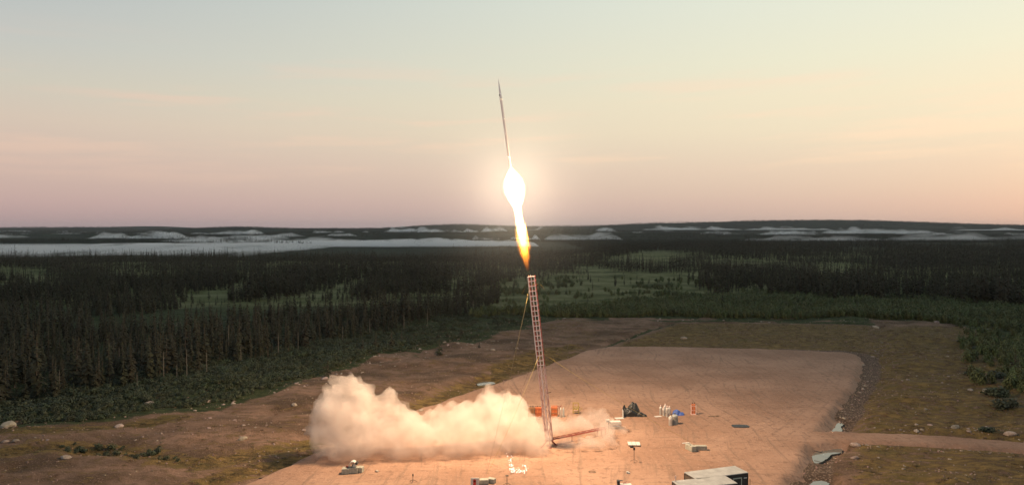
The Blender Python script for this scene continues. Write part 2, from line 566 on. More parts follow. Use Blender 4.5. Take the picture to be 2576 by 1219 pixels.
def ground_material():
    m = bpy.data.materials.new('ground_earth')
    m.use_nodes = True
    t = NT(m.node_tree)
    tc = t.n('ShaderNodeTexCoord')
    at = t.n('ShaderNodeAttribute', attribute_name='zones')
    sep = t.n('ShaderNodeSeparateColor')
    t.link(at.outputs['Color'], sep.inputs[0])
    mo_, ve_, bo_ = sep.outputs
    ru_ = at.outputs['Alpha']
    # stretched a little along the view-crossing ridges of scraped earth
    mp = t.n('ShaderNodeMapping', inp={'Scale': (0.55, 1.0, 1.0), 'Rotation': (0, 0, 0.25)})
    t.link(tc.outputs['Object'], mp.inputs[0])
    n1 = t.n('ShaderNodeTexNoise', inp={'Scale': 0.16, 'Detail': 9.0, 'Roughness': 0.62, 'Vector': mp.outputs[0]})
    n2 = t.n('ShaderNodeTexNoise', inp={'Scale': 0.9, 'Detail': 8.0, 'Roughness': 0.7, 'Vector': mp.outputs[0]})
    n3 = t.n('ShaderNodeTexNoise', inp={'Scale': 4.5, 'Detail': 5.0, 'Roughness': 0.7, 'Vector': tc.outputs['Object']})
    vor = t.n('ShaderNodeTexVoronoi', inp={'Scale': 3.2, 'Vector': tc.outputs['Object']})
    soil = t.mix(t.mrange(n1.outputs['Fac'], 0.36, 0.64), (0.105, 0.066, 0.042, 1), (0.265, 0.165, 0.115, 1))
    soil = t.mix(t.math('MULTIPLY', t.mrange(n2.outputs['Fac'], 0.46, 0.66), 0.8), soil, (0.070, 0.047, 0.030, 1))
    soil = t.mix(t.math('MULTIPLY', t.mrange(n3.outputs['Fac'], 0.55, 0.68), 0.6), soil, (0.36, 0.26, 0.20, 1))
    mossc = t.mix(t.mrange(n2.outputs['Fac'], 0.35, 0.65), (0.066, 0.047, 0.020, 1), (0.235, 0.155, 0.058, 1))
    mossc = t.mix(t.math('MULTIPLY', t.mrange(n1.outputs['Fac'], 0.5, 0.66), 0.5), mossc, (0.075, 0.068, 0.022, 1))
    fm = t.mrange(t.math('ADD', mo_, t.math('MULTIPLY', t.math('SUBTRACT', n2.outputs['Fac'], 0.5), 2.2)), 0.35, 0.8)
    c = t.mix(fm, soil, mossc)
    vegc = t.mix(t.mrange(n2.outputs['Fac'], 0.35, 0.68), (0.022, 0.034, 0.014, 1), (0.075, 0.085, 0.035, 1))
    fv = t.mrange(t.math('ADD', ve_, t.math('MULTIPLY', t.math('SUBTRACT', n2.outputs['Fac'], 0.5), 1.3)), 0.4, 0.7)
    c = t.mix(fv, c, vegc)
    bogn = t.n('ShaderNodeTexNoise', inp={'Scale': 0.05, 'Detail': 10.0, 'Roughness': 0.7, 'Vector': mp.outputs[0]})
    bogc = t.ramp(bogn.outputs['Fac'], [(0.36, (0.045, 0.052, 0.018)), (0.48, (0.125, 0.130, 0.050)), (0.62, (0.205, 0.195, 0.095))])
    c = t.mix(t.mrange(bo_, 0.2, 0.9), c, bogc)
    rub = t.mix(t.mrange(vor.outputs['Distance'], 0.05, 0.6), (0.27, 0.195, 0.150, 1), (0.095, 0.066, 0.048, 1))
    c = t.mix(t.mrange(ru_, 0.3, 0.7), c, rub)
    # far ground is closed forest
    geo = t.n('ShaderNodeNewGeometry')
    sp_ = t.n('ShaderNodeSeparateXYZ')
    t.link(geo.outputs['Position'], sp_.inputs[0])
    farn = t.n('ShaderNodeTexNoise', inp={'Scale': 0.02, 'Detail': 8.0, 'Roughness': 0.7, 'Vector': tc.outputs['Object']})
    farc = t.mix(t.mrange(farn.outputs['Fac'], 0.35, 0.65), (0.012, 0.017, 0.010, 1), (0.035, 0.045, 0.025, 1))
    c = t.mix(t.mrange(sp_.outputs[1], 750, 1150), c, farc)
    b = t.n('ShaderNodeBsdfPrincipled', inp={'Base Color': c, 'Roughness': 0.95, 'Specular IOR Level': 0.15})
    hgt = t.math('ADD', t.math('MULTIPLY', n2.outputs['Fac'], 0.6), t.math('MULTIPLY', n3.outputs['Fac'], 0.3))
    bp = t.n('ShaderNodeBump', inp={'Strength': 1.0, 'Distance': 0.9, 'Height': hgt})
    t.link(bp.outputs[0], b.inputs['Normal'])
    o = t.n('ShaderNodeOutputMaterial')
    t.link(b.outputs[0], o.inputs['Surface'])
    return m


gme.materials.append(ground_material())


TRACKS = [(tuple(G(1560, 1180)[:2]), tuple(G(2110, 905)[:2]), 160.0), (tuple(G(1700, 1210)[:2]), tuple(G(2030, 960)[:2]), -120.0), (tuple(G(1480, 1100)[:2]), tuple(G(1800, 900)[:2]), 140.0),
          (tuple(G(1640, 1150)[:2]), tuple(G(2060, 1098)[:2]), -40.0), (tuple(G(1950, 1100)[:2]), tuple(G(2100, 930)[:2]), 200.0),
          (tuple(G(800, 1215)[:2]), tuple(G(1420, 1190)[:2]), -60.0), (tuple(G(1560, 1075)[:2]), tuple(G(1900, 1030)[:2]), 60.0)]


def gravel_material(name, tint=1.0):
    m = bpy.data.materials.new(name)
    m.use_nodes = True
    t = NT(m.node_tree)
    tc = t.n('ShaderNodeTexCoord')
    n1 = t.n('ShaderNodeTexNoise', inp={'Scale': 0.07, 'Detail': 8.0, 'Roughness': 0.6, 'Vector': tc.outputs['Object']})
    n2 = t.n('ShaderNodeTexNoise', inp={'Scale': 1.1, 'Detail': 7.0, 'Roughness': 0.7, 'Vector': tc.outputs['Object']})
    n3 = t.n('ShaderNodeTexNoise', inp={'Scale': 3.4, 'Detail': 5.0, 'Roughness': 0.75, 'Vector': tc.outputs['Object']})
    # grader and tyre marks: long thin streaks that run up the pad and curve
    wp = t.n('ShaderNodeTexNoise', inp={'Scale': 0.018, 'Detail': 2.0, 'Vector': tc.outputs['Object']})
    mp = t.n('ShaderNodeMapping', inp={'Scale': (0.9, 0.05, 1.0), 'Rotation': (0, 0, -0.42)})
    ad = t.n('ShaderNodeVectorMath', operation='MULTIPLY_ADD', inp={1: (22, 22, 0)})
    t.link(wp.outputs['Color'], ad.inputs[0])
    t.link(tc.outputs['Object'], ad.inputs[2])
    t.link(ad.outputs[0], mp.inputs[0])
    n4 = t.n('ShaderNodeTexNoise', inp={'Scale': 1.5, 'Detail': 5.0, 'Roughness': 0.65, 'Vector': mp.outputs[0]})
    mp2 = t.n('ShaderNodeMapping', inp={'Scale': (0.07, 1.0, 1.0), 'Rotation': (0, 0, 0.12)})
    t.link(ad.outputs[0], mp2.inputs[0])
    n5 = t.n('ShaderNodeTexNoise', inp={'Scale': 1.2, 'Detail': 6.0, 'Roughness': 0.7, 'Vector': mp2.outputs[0]})
    k = tint
    c = t.mix(t.mrange(n1.outputs['Fac'], 0.35, 0.65), (0.272 * k, 0.162 * k, 0.110 * k, 1), (0.374 * k, 0.234 * k, 0.164 * k, 1))
    c = t.mix(t.math('MULTIPLY', t.mrange(n4.outputs['Fac'], 0.52, 0.66), 0.5), c, (0.165 * k, 0.115 * k, 0.085 * k, 1))
    c = t.mix(t.math('MULTIPLY', t.mrange(n5.outputs['Fac'], 0.52, 0.72), 0.5), c, (0.17 * k, 0.115 * k, 0.085 * k, 1))
    c = t.mix(t.math('MULTIPLY', t.mrange(n2.outputs['Fac'], 0.52, 0.64), 0.55), c, (0.155 * k, 0.092 * k, 0.066 * k, 1))
    c = t.mix(t.math('MULTIPLY', t.mrange(n3.outputs['Fac'], 0.56, 0.66), 0.55), c, (0.44 * k, 0.31 * k, 0.25 * k, 1))
    rut = None
    for (a_, b_, rad_) in TRACKS:
        p_, q_ = np.array(a_), np.array(b_)
        m_ = (p_ + q_) / 2
        d_ = q_ - p_
        l_ = np.hypot(*d_)
        nrm_ = np.array([-d_[1], d_[0]]) / l_
        ctr = m_ + nrm_ * math.copysign(math.sqrt(max(rad_ ** 2 - (l_ / 2) ** 2, 0)), rad_)
        vd = t.n('ShaderNodeVectorMath', operation='DISTANCE', inp={1: (ctr[0], ctr[1], 0)})
        fl_ = t.n('ShaderNodeVectorMath', operation='MULTIPLY', inp={1: (1, 1, 0)})
        t.link(tc.outputs['Object'], fl_.inputs[0])
        t.link(fl_.outputs[0], vd.inputs[0])
        off = t.math('SUBTRACT', vd.outputs['Value'], abs(rad_))
        two = t.math('ABSOLUTE', t.math('SUBTRACT', t.math('ABSOLUTE', off), 0.95))
        one_ = t.mrange(two, 0.10, 0.32, 1.0, 0.0)
        ml = t.n('ShaderNodeVectorMath', operation='DISTANCE', inp={1: (m_[0], m_[1], 0)})
        t.link(fl_.outputs[0], ml.inputs[0])
        one_ = t.math('MULTIPLY', one_, t.mrange(ml.outputs['Value'], l_ * 0.42, l_ * 0.62, 1.0, 0.0))
        rut = one_ if rut is None else t.math('MAXIMUM', rut, one_)
    rut = t.math('MULTIPLY', rut, t.math('MULTIPLY', t.mrange(n1.outputs['Fac'], 0.40, 0.58), t.mrange(n2.outputs['Fac'], 0.35, 0.55)))
    c = t.mix(t.math('MULTIPLY', rut, 0.26), c, (0.15 * k, 0.098 * k, 0.072 * k, 1))
    b = t.n('ShaderNodeBsdfPrincipled', inp={'Base Color': c, 'Roughness': 0.95, 'Specular IOR Level': 0.15})
    h1 = t.math('ADD', t.math('MULTIPLY', n4.outputs['Fac'], 0.3), t.math('MULTIPLY', n2.outputs['Fac'], 0.8))
    h1 = t.math('ADD', h1, t.math('MULTIPLY', n5.outputs['Fac'], 0.4))
    h1 = t.math('SUBTRACT', h1, t.math('MULTIPLY', rut, 0.12))
    bp = t.n('ShaderNodeBump', inp={'Strength': 0.8, 'Distance': 0.22, 'Height': h1})
    t.link(bp.outputs[0], b.inputs['Normal'])
    o = t.n('ShaderNodeOutputMaterial')
    t.link(b.outputs[0], o.inputs['Surface'])
    return m


M['gravel'] = gravel_material('gravel_surface')
M['road'] = gravel_material('road_gravel', 0.95)


def sheet(name, x0, x1, y0, y1, st, fsd, zfun, material):
    """a sheet of ground clipped to fsd > lower limit"""
    ax, ay = np.arange(x0, x1, st), np.arange(y0, y1, st)
    xx, yy = np.meshgrid(ax, ay)
    sd_ = fsd(xx, yy)
    zz = zfun(xx, yy, sd_)
    ii = np.arange(xx.size).reshape(xx.shape)
    q = np.stack([ii[:-1, :-1], ii[:-1, 1:], ii[1:, 1:], ii[1:, :-1]], -1).reshape(-1, 4)
    keep = (sd_.ravel()[q] > -2.2).any(1)
    q = q[keep]
    used = np.unique(q)
    remap = np.zeros(xx.size, np.int64)
    remap[used] = np.arange(len(used))
    V = np.stack([xx.ravel(), yy.ravel(), zz.ravel()], -1)[used]
    me = np_mesh(name, V, remap[q])
    me.materials.append(material)
    o = bpy.data.objects.new(name, me)
    COL.objects.link(o)
    tag(o, kind='structure')
    return o


def pad_z(x, y, s):
    return 0.02 + (fbm(x / 3, y / 3, 8, 3) - 0.5) * 0.10 + (fbm(x / 14, y / 14, 9, 2) - 0.5) * 0.2 - 1.25 * sstep(-s, -0.4, 2.1)


sheet('gravel_pad', PAD[:, 0].min() - 4, PAD[:, 0].max() + 4, 55, PAD[:, 1].max() + 4, 0.42, pad_sd, pad_z, M['gravel'])
sheet('access_road', 28, 150, 60, 125, 0.42,
      lambda x, y: 2.1 - pline(ROAD, x, y) + (fbm(x * 0.5, y * 0.5, 15, 3) - 0.5) * 1.0,
      lambda x, y, s: -0.03 + (fbm(x / 3, y / 3, 18, 3) - 0.5) * 0.08 - 1.1 * sstep(-s, -0.3, 1.8), M['road'])


def pad_height(x, y):
    xs, ys = np.array([float(x)]), np.array([float(y)])
    s = pad_sd(xs, ys)
    return float(max(pad_z(xs, ys, s)[0], height(xs, ys)[0]))


def gp(dx, dy):
    """point of the pad or ground under a pixel of the photograph"""
    p = G(dx, dy, 0.0)
    p.z = pad_height(p.x, p.y)
    return p


def hz(x, y):
    return float(height(np.array([x]), np.array([y]))[0])


# ------------------------------------------------------------------ puddles
def water_material():
    m = bpy.data.materials.new('still_water')
    m.use_nodes = True
    t = NT(m.node_tree)
    tc = t.n('ShaderNodeTexCoord')
    nz = t.n('ShaderNodeTexNoise', inp={'Scale': 1.5, 'Detail': 3.0, 'Vector': tc.outputs['Object']})
    bp = t.n('ShaderNodeBump', inp={'Strength': 0.04, 'Distance': 0.05, 'Height': nz.outputs['Fac']})
    b = t.n('ShaderNodeBsdfPrincipled', inp={'Base Color': (0.13, 0.13, 0.115, 1), 'Roughness': 0.05, 'IOR': 1.62})
    t.link(bp.outputs[0], b.inputs['Normal'])
    o = t.n('ShaderNodeOutputMaterial')
    t.link(b.outputs[0], o.inputs['Surface'])
    return m


M['water'] = water_material()


def puddle(pts, z=None, lab=None):
    pl = gpoly(pts, z)
    ctr_ = pl.mean(0)
    pl = ctr_ + (pl - ctr_) * 1.18
    n = len(pl)
    ring = []
    for i in range(n):                       # subdivide and roughen the shoreline
        a, b = pl[i], pl[(i + 1) % n]
        for k in range(5):
            p = a + (b - a) * k / 5
            ring.append(p + rng.normal(0, 0.07, 2))
    hh = height(pl[:, 0], pl[:, 1])
    zc = float(hh.max() * 0.6 + hh.mean() * 0.4) + 0.04 if z is None else z
    ring = np.array(ring)
    for _ in range(4):
        ring = 0.5 * ring + 0.25 * (np.roll(ring, 1, 0) + np.roll(ring, -1, 0))
    ring = ring + rng.normal(0, 0.05, ring.shape)
    V = [(p[0], p[1], zc) for p in ring] + [(p[0], p[1], zc - 0.25) for p in ring]
    m_ = len(ring)
    F = [tuple(range(m_))] + [(i, i + m_, (i + 1) % m_ + m_, (i + 1) % m_) for i in range(m_)]
    o = obj_from('puddle', V, F, M['water'])
    tag(o, kind='structure')
    return o


for pl_, zw_ in PUDDLES:
    puddle(pl_, zw_)


# ------------------------------------------------------------------ trees
def spruce_mesh(name, seed, h=8.0, rad=1.15, levels=15, per=7, trunk=True, base=0.12, club=False):
    """black spruce: thin trunk, drooping ragged boughs as small bent blades round it"""
    r = random.Random(seed)
    cr, tr = MB(), MB()
    lean = (r.uniform(-0.03, 0.03), r.uniform(-0.03, 0.03))
    ax = lambda z: Vector((lean[0] * z, lean[1] * z, z))
    tr.lathe([(0.10, -0.4), (0.085, h * 0.3), (0.05, h * 0.7), (0.012, h * 0.97)], 5)
    tr.v = [(x + lean[0] * z, y + lean[1] * z, z) for x, y, z in tr.v]
    for k in range(levels):
        f = (k + r.uniform(-0.3, 0.3)) / levels
        z = h * (base + (1 - base) * max(0, f) * 0.98)
        prof = (1 - f) ** 0.75 * (0.55 + 0.45 * min(1, f * 5))
        if club and f > 0.8:
            prof += 0.22 * math.sin((f - 0.8) / 0.2 * PI)
        L0 = rad * prof + 0.10
        for i in range(max(3, int(per * (0.55 + 0.6 * (1 - f))))):
            if r.random() < 0.12:
                continue
            a = r.uniform(0, 2 * PI)
            L = L0 * r.uniform(0.55, 1.25)
            wd = L * r.uniform(0.28, 0.48)
            dr = L * r.uniform(0.15, 0.55)
            d = Vector((math.cos(a), math.sin(a), 0))
            s = Vector((-math.sin(a), math.cos(a), 0))
            c = ax(z)
            tilt = r.uniform(-0.35, 0.35)
            p0 = c + Vector((0, 0, 0.10 * L))
            p1 = c + d * L * 0.55 + s * wd + Vector((0, 0, -dr * 0.35 + tilt * wd))
            p2 = c + d * L + Vector((0, 0, -dr))
            p3 = c + d * L * 0.55 - s * wd + Vector((0, 0, -dr * 0.35 - tilt * wd))
            cr.add([p0, p1, p2, p3], [(0, 1, 2), (0, 2, 3)])
    tip = ax(h)
    cr.add([tip + Vector((0, 0, 0.15)), tip + Vector((0.12, 0, -0.6)), tip + Vector((-0.07, 0.1, -0.6)), tip + Vector((-0.07, -0.1, -0.6))],
           [(0, 1, 2), (0, 2, 3), (0, 3, 1)])
    co = bpy.data.meshes.new('crown')
    co.from_pydata(cr.v, [], cr.f)
    co.materials.append(M['spruce'])
    to = bpy.data.meshes.new('trunk')
    to.from_pydata(tr.v, [], tr.f)
    to.materials.append(M['bark'])
    return co, to


def joined(name, meshes):
    bm = bmesh.new()
    mats = []
    me = bpy.data.meshes.new(name)
    k = 0
    for m in meshes:
        n0 = len(bm.faces)
        bm.from_mesh(m)
        bm.faces.ensure_lookup_table()
        for mm in m.materials:
            mats.append(mm)
        for f in bm.faces[n0:]:
            f.material_index = k
        k += 1
    bm.to_mesh(me)
    bm.free()
    for mm in mats:
        me.materials.append(mm)
    return me


def hidden_source(name, me):
    return bpy.data.objects.new(name, me)          # never linked to the scene: only feeds the scatter below


def scatter(name, pts, scl, rot, which, sources, kind_label=None):
    """one object of kind 'stuff': instances on the points of a mesh"""
    me = bpy.data.meshes.new(name)
    me.vertices.add(len(pts))
    me.vertices.foreach_set('co', np.ascontiguousarray(pts, np.float32).ravel())
    a = me.attributes.new('scl', 'FLOAT_VECTOR', 'POINT')
    a.data.foreach_set('vector', np.ascontiguousarray(scl, np.float32).ravel())
    a = me.attributes.new('turn', 'FLOAT', 'POINT')
    a.data.foreach_set('value', rot.astype(np.float32))
    a = me.attributes.new('which', 'INT', 'POINT')
    a.data.foreach_set('value', which.astype(np.int32))
    me.update()
    o = bpy.data.objects.new(name, me)
    COL.objects.link(o)
    ng = bpy.data.node_groups.new(name + '_scatter', 'GeometryNodeTree')
    ng.interface.new_socket('Geometry', in_out='INPUT', socket_type='NodeSocketGeometry')
    ng.interface.new_socket('Geometry', in_out='OUTPUT', socket_type='NodeSocketGeometry')
    N = ng.nodes
    gi, go = N.new('NodeGroupInput'), N.new('NodeGroupOutput')
    ip = N.new('GeometryNodeInstanceOnPoints')
    jn = N.new('GeometryNodeJoinGeometry')
    for s in sources:
        oi = N.new('GeometryNodeObjectInfo')
        oi.inputs['Object'].default_value = s
        oi.inputs['As Instance'].default_value = True
        ng.links.new(oi.outputs['Geometry'], jn.inputs[0])

    def named(typ, nm):
        nd = N.new('GeometryNodeInputNamedAttribute')
        nd.data_type = typ
        nd.inputs['Name'].default_value = nm
        return nd.outputs['Attribute']
    cx = N.new('ShaderNodeCombineXYZ')
    ng.links.new(named('FLOAT', 'turn'), cx.inputs[2])
    ng.links.new(gi.outputs[0], ip.inputs['Points'])
    ng.links.new(jn.outputs[0], ip.inputs['Instance'])
    ip.inputs['Pick Instance'].default_value = True
    ng.links.new(named('INT', 'which'), ip.inputs['Instance Index'])
    ng.links.new(cx.outputs[0], ip.inputs['Rotation'])
    ng.links.new(named('FLOAT_VECTOR', 'scl'), ip.inputs['Scale'])
    ng.links.new(ip.outputs[0], go.inputs[0])
    md = o.modifiers.new('scatter', 'NODES')
    md.node_group = ng
    tag(o, kind='stuff')
    return o


SPR = [spruce_mesh('s', 100 + i, h=8.0, rad=r_, levels=lv, per=8, base=b_, club=cl)
       for i, (r_, lv, b_, cl) in enumerate([(1.2, 19, 0.10, False), (1.0, 18, 0.16, True), (1.45, 20, 0.07, False), (0.85, 17, 0.22, True), (1.3, 18, 0.12, False)])]
FARM = [spruce_mesh('f', 200 + i, h=8.0, rad=r_, levels=10, per=5, base=0.08) for i, r_ in enumerate((1.25, 1.0, 1.5))]
YOUNG = [spruce_mesh('y', 300 + i, h=4.0, rad=1.15, levels=12, per=9, base=0.03) for i in range(2)]
spr_src = [hidden_source('spruce_source', joined('spruce', m)) for m in SPR]
far_src = [hidden_source('far_spruce_source', joined('far_spruce', m)) for m in FARM]


def grove(n, spread, seed):
    r = random.Random(seed)
    bm = bmesh.new()
    for i in range(n):
        m = r.choice(FARM)[0]
        n0 = len(bm.verts)
        bm.from_mesh(m)
        bm.verts.ensure_lookup_table()
        s = r.uniform(0.6, 1.1)
        mm = Matrix.Translation((r.uniform(-spread, spread), r.uniform(-spread, spread), 0)) @ Matrix.Rotation(r.uniform(0, 6), 4, 'Z') @ Matrix.Diagonal((s * 1.2, s * 1.2, s, 1))
        for v in bm.verts[n0:]:
            v.co = mm @ v.co
    me = bpy.data.meshes.new('grove')
    bm.to_mesh(me)
    bm.free()
    me.materials.append(M['spruce'])
    return me


grove_src = [hidden_source('grove_source', grove(9, 9, 400 + i)) for i in range(3)]

FRONT = np.array([(-500, 812), (0, 806), (250, 800), (450, 786), (520, 766), (700, 747), (900, 750), (1050, 747), (1200, 734), (1270, 708), (1480, 694),
                  (1500, 690), (1785, 690), (1795, 742), (2000, 752), (2300, 764), (2575, 778), (3100, 800)], float)
STRIP_LO = np.array([(-500, 1090), (0, 1052), (200, 1012), (420, 972), (640, 922), (850, 868), (1000, 832), (1140, 804), (1250, 776), (1262, 745)], float)
STRIP_HI = np.array([(-500, 800), (0, 806), (180, 842), (430, 850), (640, 818), (760, 800), (850, 793), (1000, 785), (1130, 770), (1250, 748), (1262, 745)], float)
# open bog seen through the trees: (column, row, half width, half height), rows on the ground
GLADES = [(50, 686, 75, 11), (330, 693, 60, 5), (1610, 656, 100, 15), (1660, 640, 60, 7), (1860, 662, 120, 9), (2110, 682, 70, 13), (2190, 628, 55, 5), (2420, 617, 170, 3),
          (1320, 715, 60, 12), (1420, 700, 50, 8), (1500, 680, 60, 8), (420, 838, 90, 12), (1560, 616, 110, 5)]


def far_edge(dx):
    return np.interp(dx, [-900, 0, 700, 850, 1300, 1500, 2000, 2700], [560, 650, 740, 930, 970, 1250, 1300, 1250])


def forest_density(x, y):
    dx, dy = proj(x, y, np.full_like(x, -1.0))
    nz = (fbm(x / 40, y / 40, 131, 3) - 0.5) * 2
    fr = np.interp(dx + nz * 70 + (fbm(x / 9, y / 9, 135, 3) - 0.5) * 90, FRONT[:, 0], FRONT[:, 1])
    fr = fr + nz * 4 + (fbm(x / 14, y / 14, 133, 3) - 0.5) * 10
    main = (dy < fr + nz * 0.06 * (fr - 572)) & (y < far_edge(dx) * (1 + 0.10 * nz))
    d = np.where(main, 0.12 + 0.88 * sstep(fbm(x / 26, y / 34, 137, 4), 0.33, 0.47), 0.0)
    lo = np.interp(dx, STRIP_LO[:, 0], STRIP_LO[:, 1])
    hi = np.interp(dx, STRIP_HI[:, 0], STRIP_HI[:, 1])
    strip = (dx < 1262) & (dy < lo + nz * 0.03 * (lo - 572)) & (dy > hi)
    d = np.maximum(d, np.where(strip, 1.0, 0.0))
    # thin fringe between
    d = np.maximum(d, np.where((dx < 1300) & (dy < lo) & (dy >= fr), 0.10, 0))
    n2_ = (fbm(x / 22, y / 22, 139, 3) - 0.5) * 2
    for cx, cy_, hw, hh in GLADES:
        k = ((dx - cx + n2_ * 0.5 * hw) / hw) ** 2 + ((dy - cy_ + nz * 0.4 * hh) / hh) ** 2
        d = d * (0.05 + 0.95 * sstep(k + n2_ * 0.6, 0.6, 1.5))
    # scattered trees over the bog
    bog = (dx > 1200) & (dx < 1830) & (dy > 685) & (dy < 775)
    d = np.maximum(d, np.where(bog, 0.10 * sstep(fbm(x / 18, y / 18, 141, 3), 0.52, 0.66) + 0.25 * sstep(dx + n2_ * 40, 1760, 1840), 0))
    return d


def candidates(y0, y1, sp_near, sp_far):
    """jittered points with spacing growing with distance, a little wider than the view"""
    out = []
    y = y0
    while y < y1:
        s = sp_near + (sp_far - sp_near) * (y - y0) / (y1 - y0)
        hw = 0.80 * y + 25
        xs = np.arange(-hw, hw, s)
        out.append(np.stack([xs + rng.uniform(-0.48, 0.48, len(xs)) * s, np.full(len(xs), y) + rng.uniform(-0.5, 0.5, len(xs)) * s], -1))
        y += s
    return np.concatenate(out)


c1 = candidates(100, 1420, 2.45, 5.4)
dn = forest_density(c1[:, 0], c1[:, 1])
keep = rng.random(len(c1)) < dn * 0.92
c1 = c1[keep]
side1 = sstep(np.arctan2(c1[:, 0], c1[:, 1]), -0.05, 0.35)
tz = height(c1[:, 0], c1[:, 1])
cdx, cdy = proj(c1[:, 0], c1[:, 1], tz)
pat = fbm(c1[:, 0] / 55, c1[:, 1] / 55, 171, 3)
hs = rng.normal(1.0, 0.27, len(c1)).clip(0.35, 1.7) * (0.45 + 0.98 * pat)
hs = np.where(dn[keep] < 0.2, hs * 0.55, hs)
near_left = (cdx < 1262) & (cdy > 765)
hs = np.where(near_left, hs * 0.90, hs)
ws = hs * rng.uniform(0.75, 1.1, len(c1))
rt = rng.uniform(0, 2 * PI, len(c1))
# the 300 that show largest are things of their own
vis = (cdx > 4) & (cdx < 2570) & (cdy < 1219)
size = np.where(vis, 8 * hs / c1[:, 1], 0)
front_gain = np.where(near_left, 1.0, 0.9)
order = np.argsort(-size * front_gain)
lone = order[:300]
mask = np.ones(len(c1), bool)
mask[lone] = False
T_LABEL = ['ragged dark spruce', 'club-topped narrow spruce', 'broad low-boughed spruce', 'slim bare-trunked spruce', 'even dark spruce']
protos = {}
for j in lone:
    k = int(rng.integers(0, 5))
    if k not in protos:
        r_ = empty('spruce_tree')
        inst('crown', SPR[k][0], (0, 0, 0), parent=r_)
        inst('trunk', SPR[k][1], (0, 0, 0), parent=r_)
        protos[k] = r_
        t_ = r_
    else:
        t_ = copy_tree(protos[k])
    t_.location = (c1[j, 0], c1[j, 1], tz[j] - 0.1)
    t_.rotation_euler = (0, 0, rt[j])
    t_.scale = (ws[j], ws[j], hs[j])
    zx = ('at the far left edge', 'left of the big boulder', 'between boulder and smoke', 'above the smoke', 'at the forest tip near the tower')[int(np.searchsorted([130, 380, 700, 950], cdx[j]))]
    lo_ = float(np.interp(cdx[j], STRIP_LO[:, 0], STRIP_LO[:, 1]))
    zr_ = 'at the front' if cdy[j] > lo_ - 14 else 'in the second rank' if cdy[j] > lo_ - 34 else 'deeper in'
    hh_ = 'very tall ' if hs[j] > 1.15 else 'tall ' if hs[j] > 0.95 else '' if hs[j] > 0.75 else 'short '
    tag(t_, '%s%s %s, %s' % (hh_, T_LABEL[k], zr_, zx), 'tree', 'spruces of the nearest forest')
cm = c1[mask]
nearm = cm[:, 1] < 420
for nm, sel, src in (('forest', nearm, spr_src), ('distant_forest', ~nearm, far_src)):
    p3 = np.stack([cm[sel, 0], cm[sel, 1], tz[mask][sel] - 0.1], -1)
    s3 = np.stack([ws[mask][sel], ws[mask][sel], hs[mask][sel]], -1)
    scatter(nm, p3, s3, rt[mask][sel], rng.integers(0, len(src), sel.sum()), src)

# forest beyond, in groves, to the far hills
c2 = np.concatenate([candidates(1150, 2200, 11, 17), candidates(2200, 8800, 26, 62)])
fdx = proj(c2[:, 0], c2[:, 1], np.full(len(c2), -12.0))[0]
z2 = height(c2[:, 0], c2[:, 1])
c2 = c2[(z2 > -11.0) & (fdx < 1330) & (c2[:, 1] > 1500) | (c2[:, 1] > np.interp(fdx, [-900, 0, 900, 1300, 1420, 1500, 1850, 1900, 2700], [2150, 2150, 2300, 2150, 1900, 1200, 1250, 1750, 1700]))]
c2 = c2[fbm(c2[:, 0] / 400, c2[:, 1] / 160, 191, 3) > 0.36]
z2 = height(c2[:, 0], c2[:, 1])
grow = np.interp(c2[:, 1], [1000, 2200, 2201, 8800], [0.95, 1.1, 1.25, 1.9])
s2 = np.stack([np.interp(c2[:, 1], [1000, 2200, 8800], [0.8, 1.3, 4.0])] * 2 + [grow * rng.uniform(0.75, 1.15, len(c2))], -1)
scatter('far_woods', np.stack([c2[:, 0], c2[:, 1], z2 - 0.5], -1), s2, rng.uniform(0, 6.28, len(c2)), rng.integers(0, 3, len(c2)), grove_src)

# ------------------------------------------------------------------ dead trees and lone young spruces
def snag_mesh(seed, h=7.0):
    r = random.Random(seed)
    b = MB()
    b.lathe([(0.10, -0.3), (0.08, h * 0.4), (0.06, h * 0.8), (0.015, h)], 6)
    for i in range(14):
        z = h * r.uniform(0.35, 0.95)
        a = r.uniform(0, 6.28)
        L = r.uniform(0.25, 0.8) * (1.1 - z / h)
        b.bar((0, 0, z), (math.cos(a) * L, math.sin(a) * L, z + r.uniform(-0.25, 0.15)), 0.035)
    return b


SNAG = []
for i in range(3):
    b = snag_mesh(500 + i)
    me = bpy.data.meshes.new('dead_tree')
    me.from_pydata(b.v, [], b.f)
    me.materials.append(M['snag'])
    SNAG.append(me)
snag_px = [(412, 972), (520, 958), (606, 930), (700, 905), (750, 893), (862, 868), (930, 846), (345, 985), (445, 968), (470, 964), (1075, 820), (1016, 832),
           (575, 905), (300, 940), (250, 960), (150, 1000), (660, 905), (820, 855), (1190, 790), (968, 812), (2310, 762), (2050, 752), (1910, 745), (2420, 770), (2500, 772), (2200, 757), (2130, 752)]
for i, (a, b) in enumerate(snag_px):
    p = G(a, b, -0.8)
    p.z = hz(p.x, p.y)
    s = random.uniform(0.6, 1.0)
    o = inst('dead_tree', SNAG[i % 3], p, (0, 0, random.uniform(0, 6)), (s, s, s * random.uniform(0.7, 1.1)))
    tag(o, 'bare grey dead trunk standing at the edge of the nearest forest' if a < 1300 else 'bare grey dead trunk before the dark trees beyond the green thicket',
        'dead tree', 'dead trunks at the near forest edge' if a < 1300 else 'dead trunks behind the thicket')

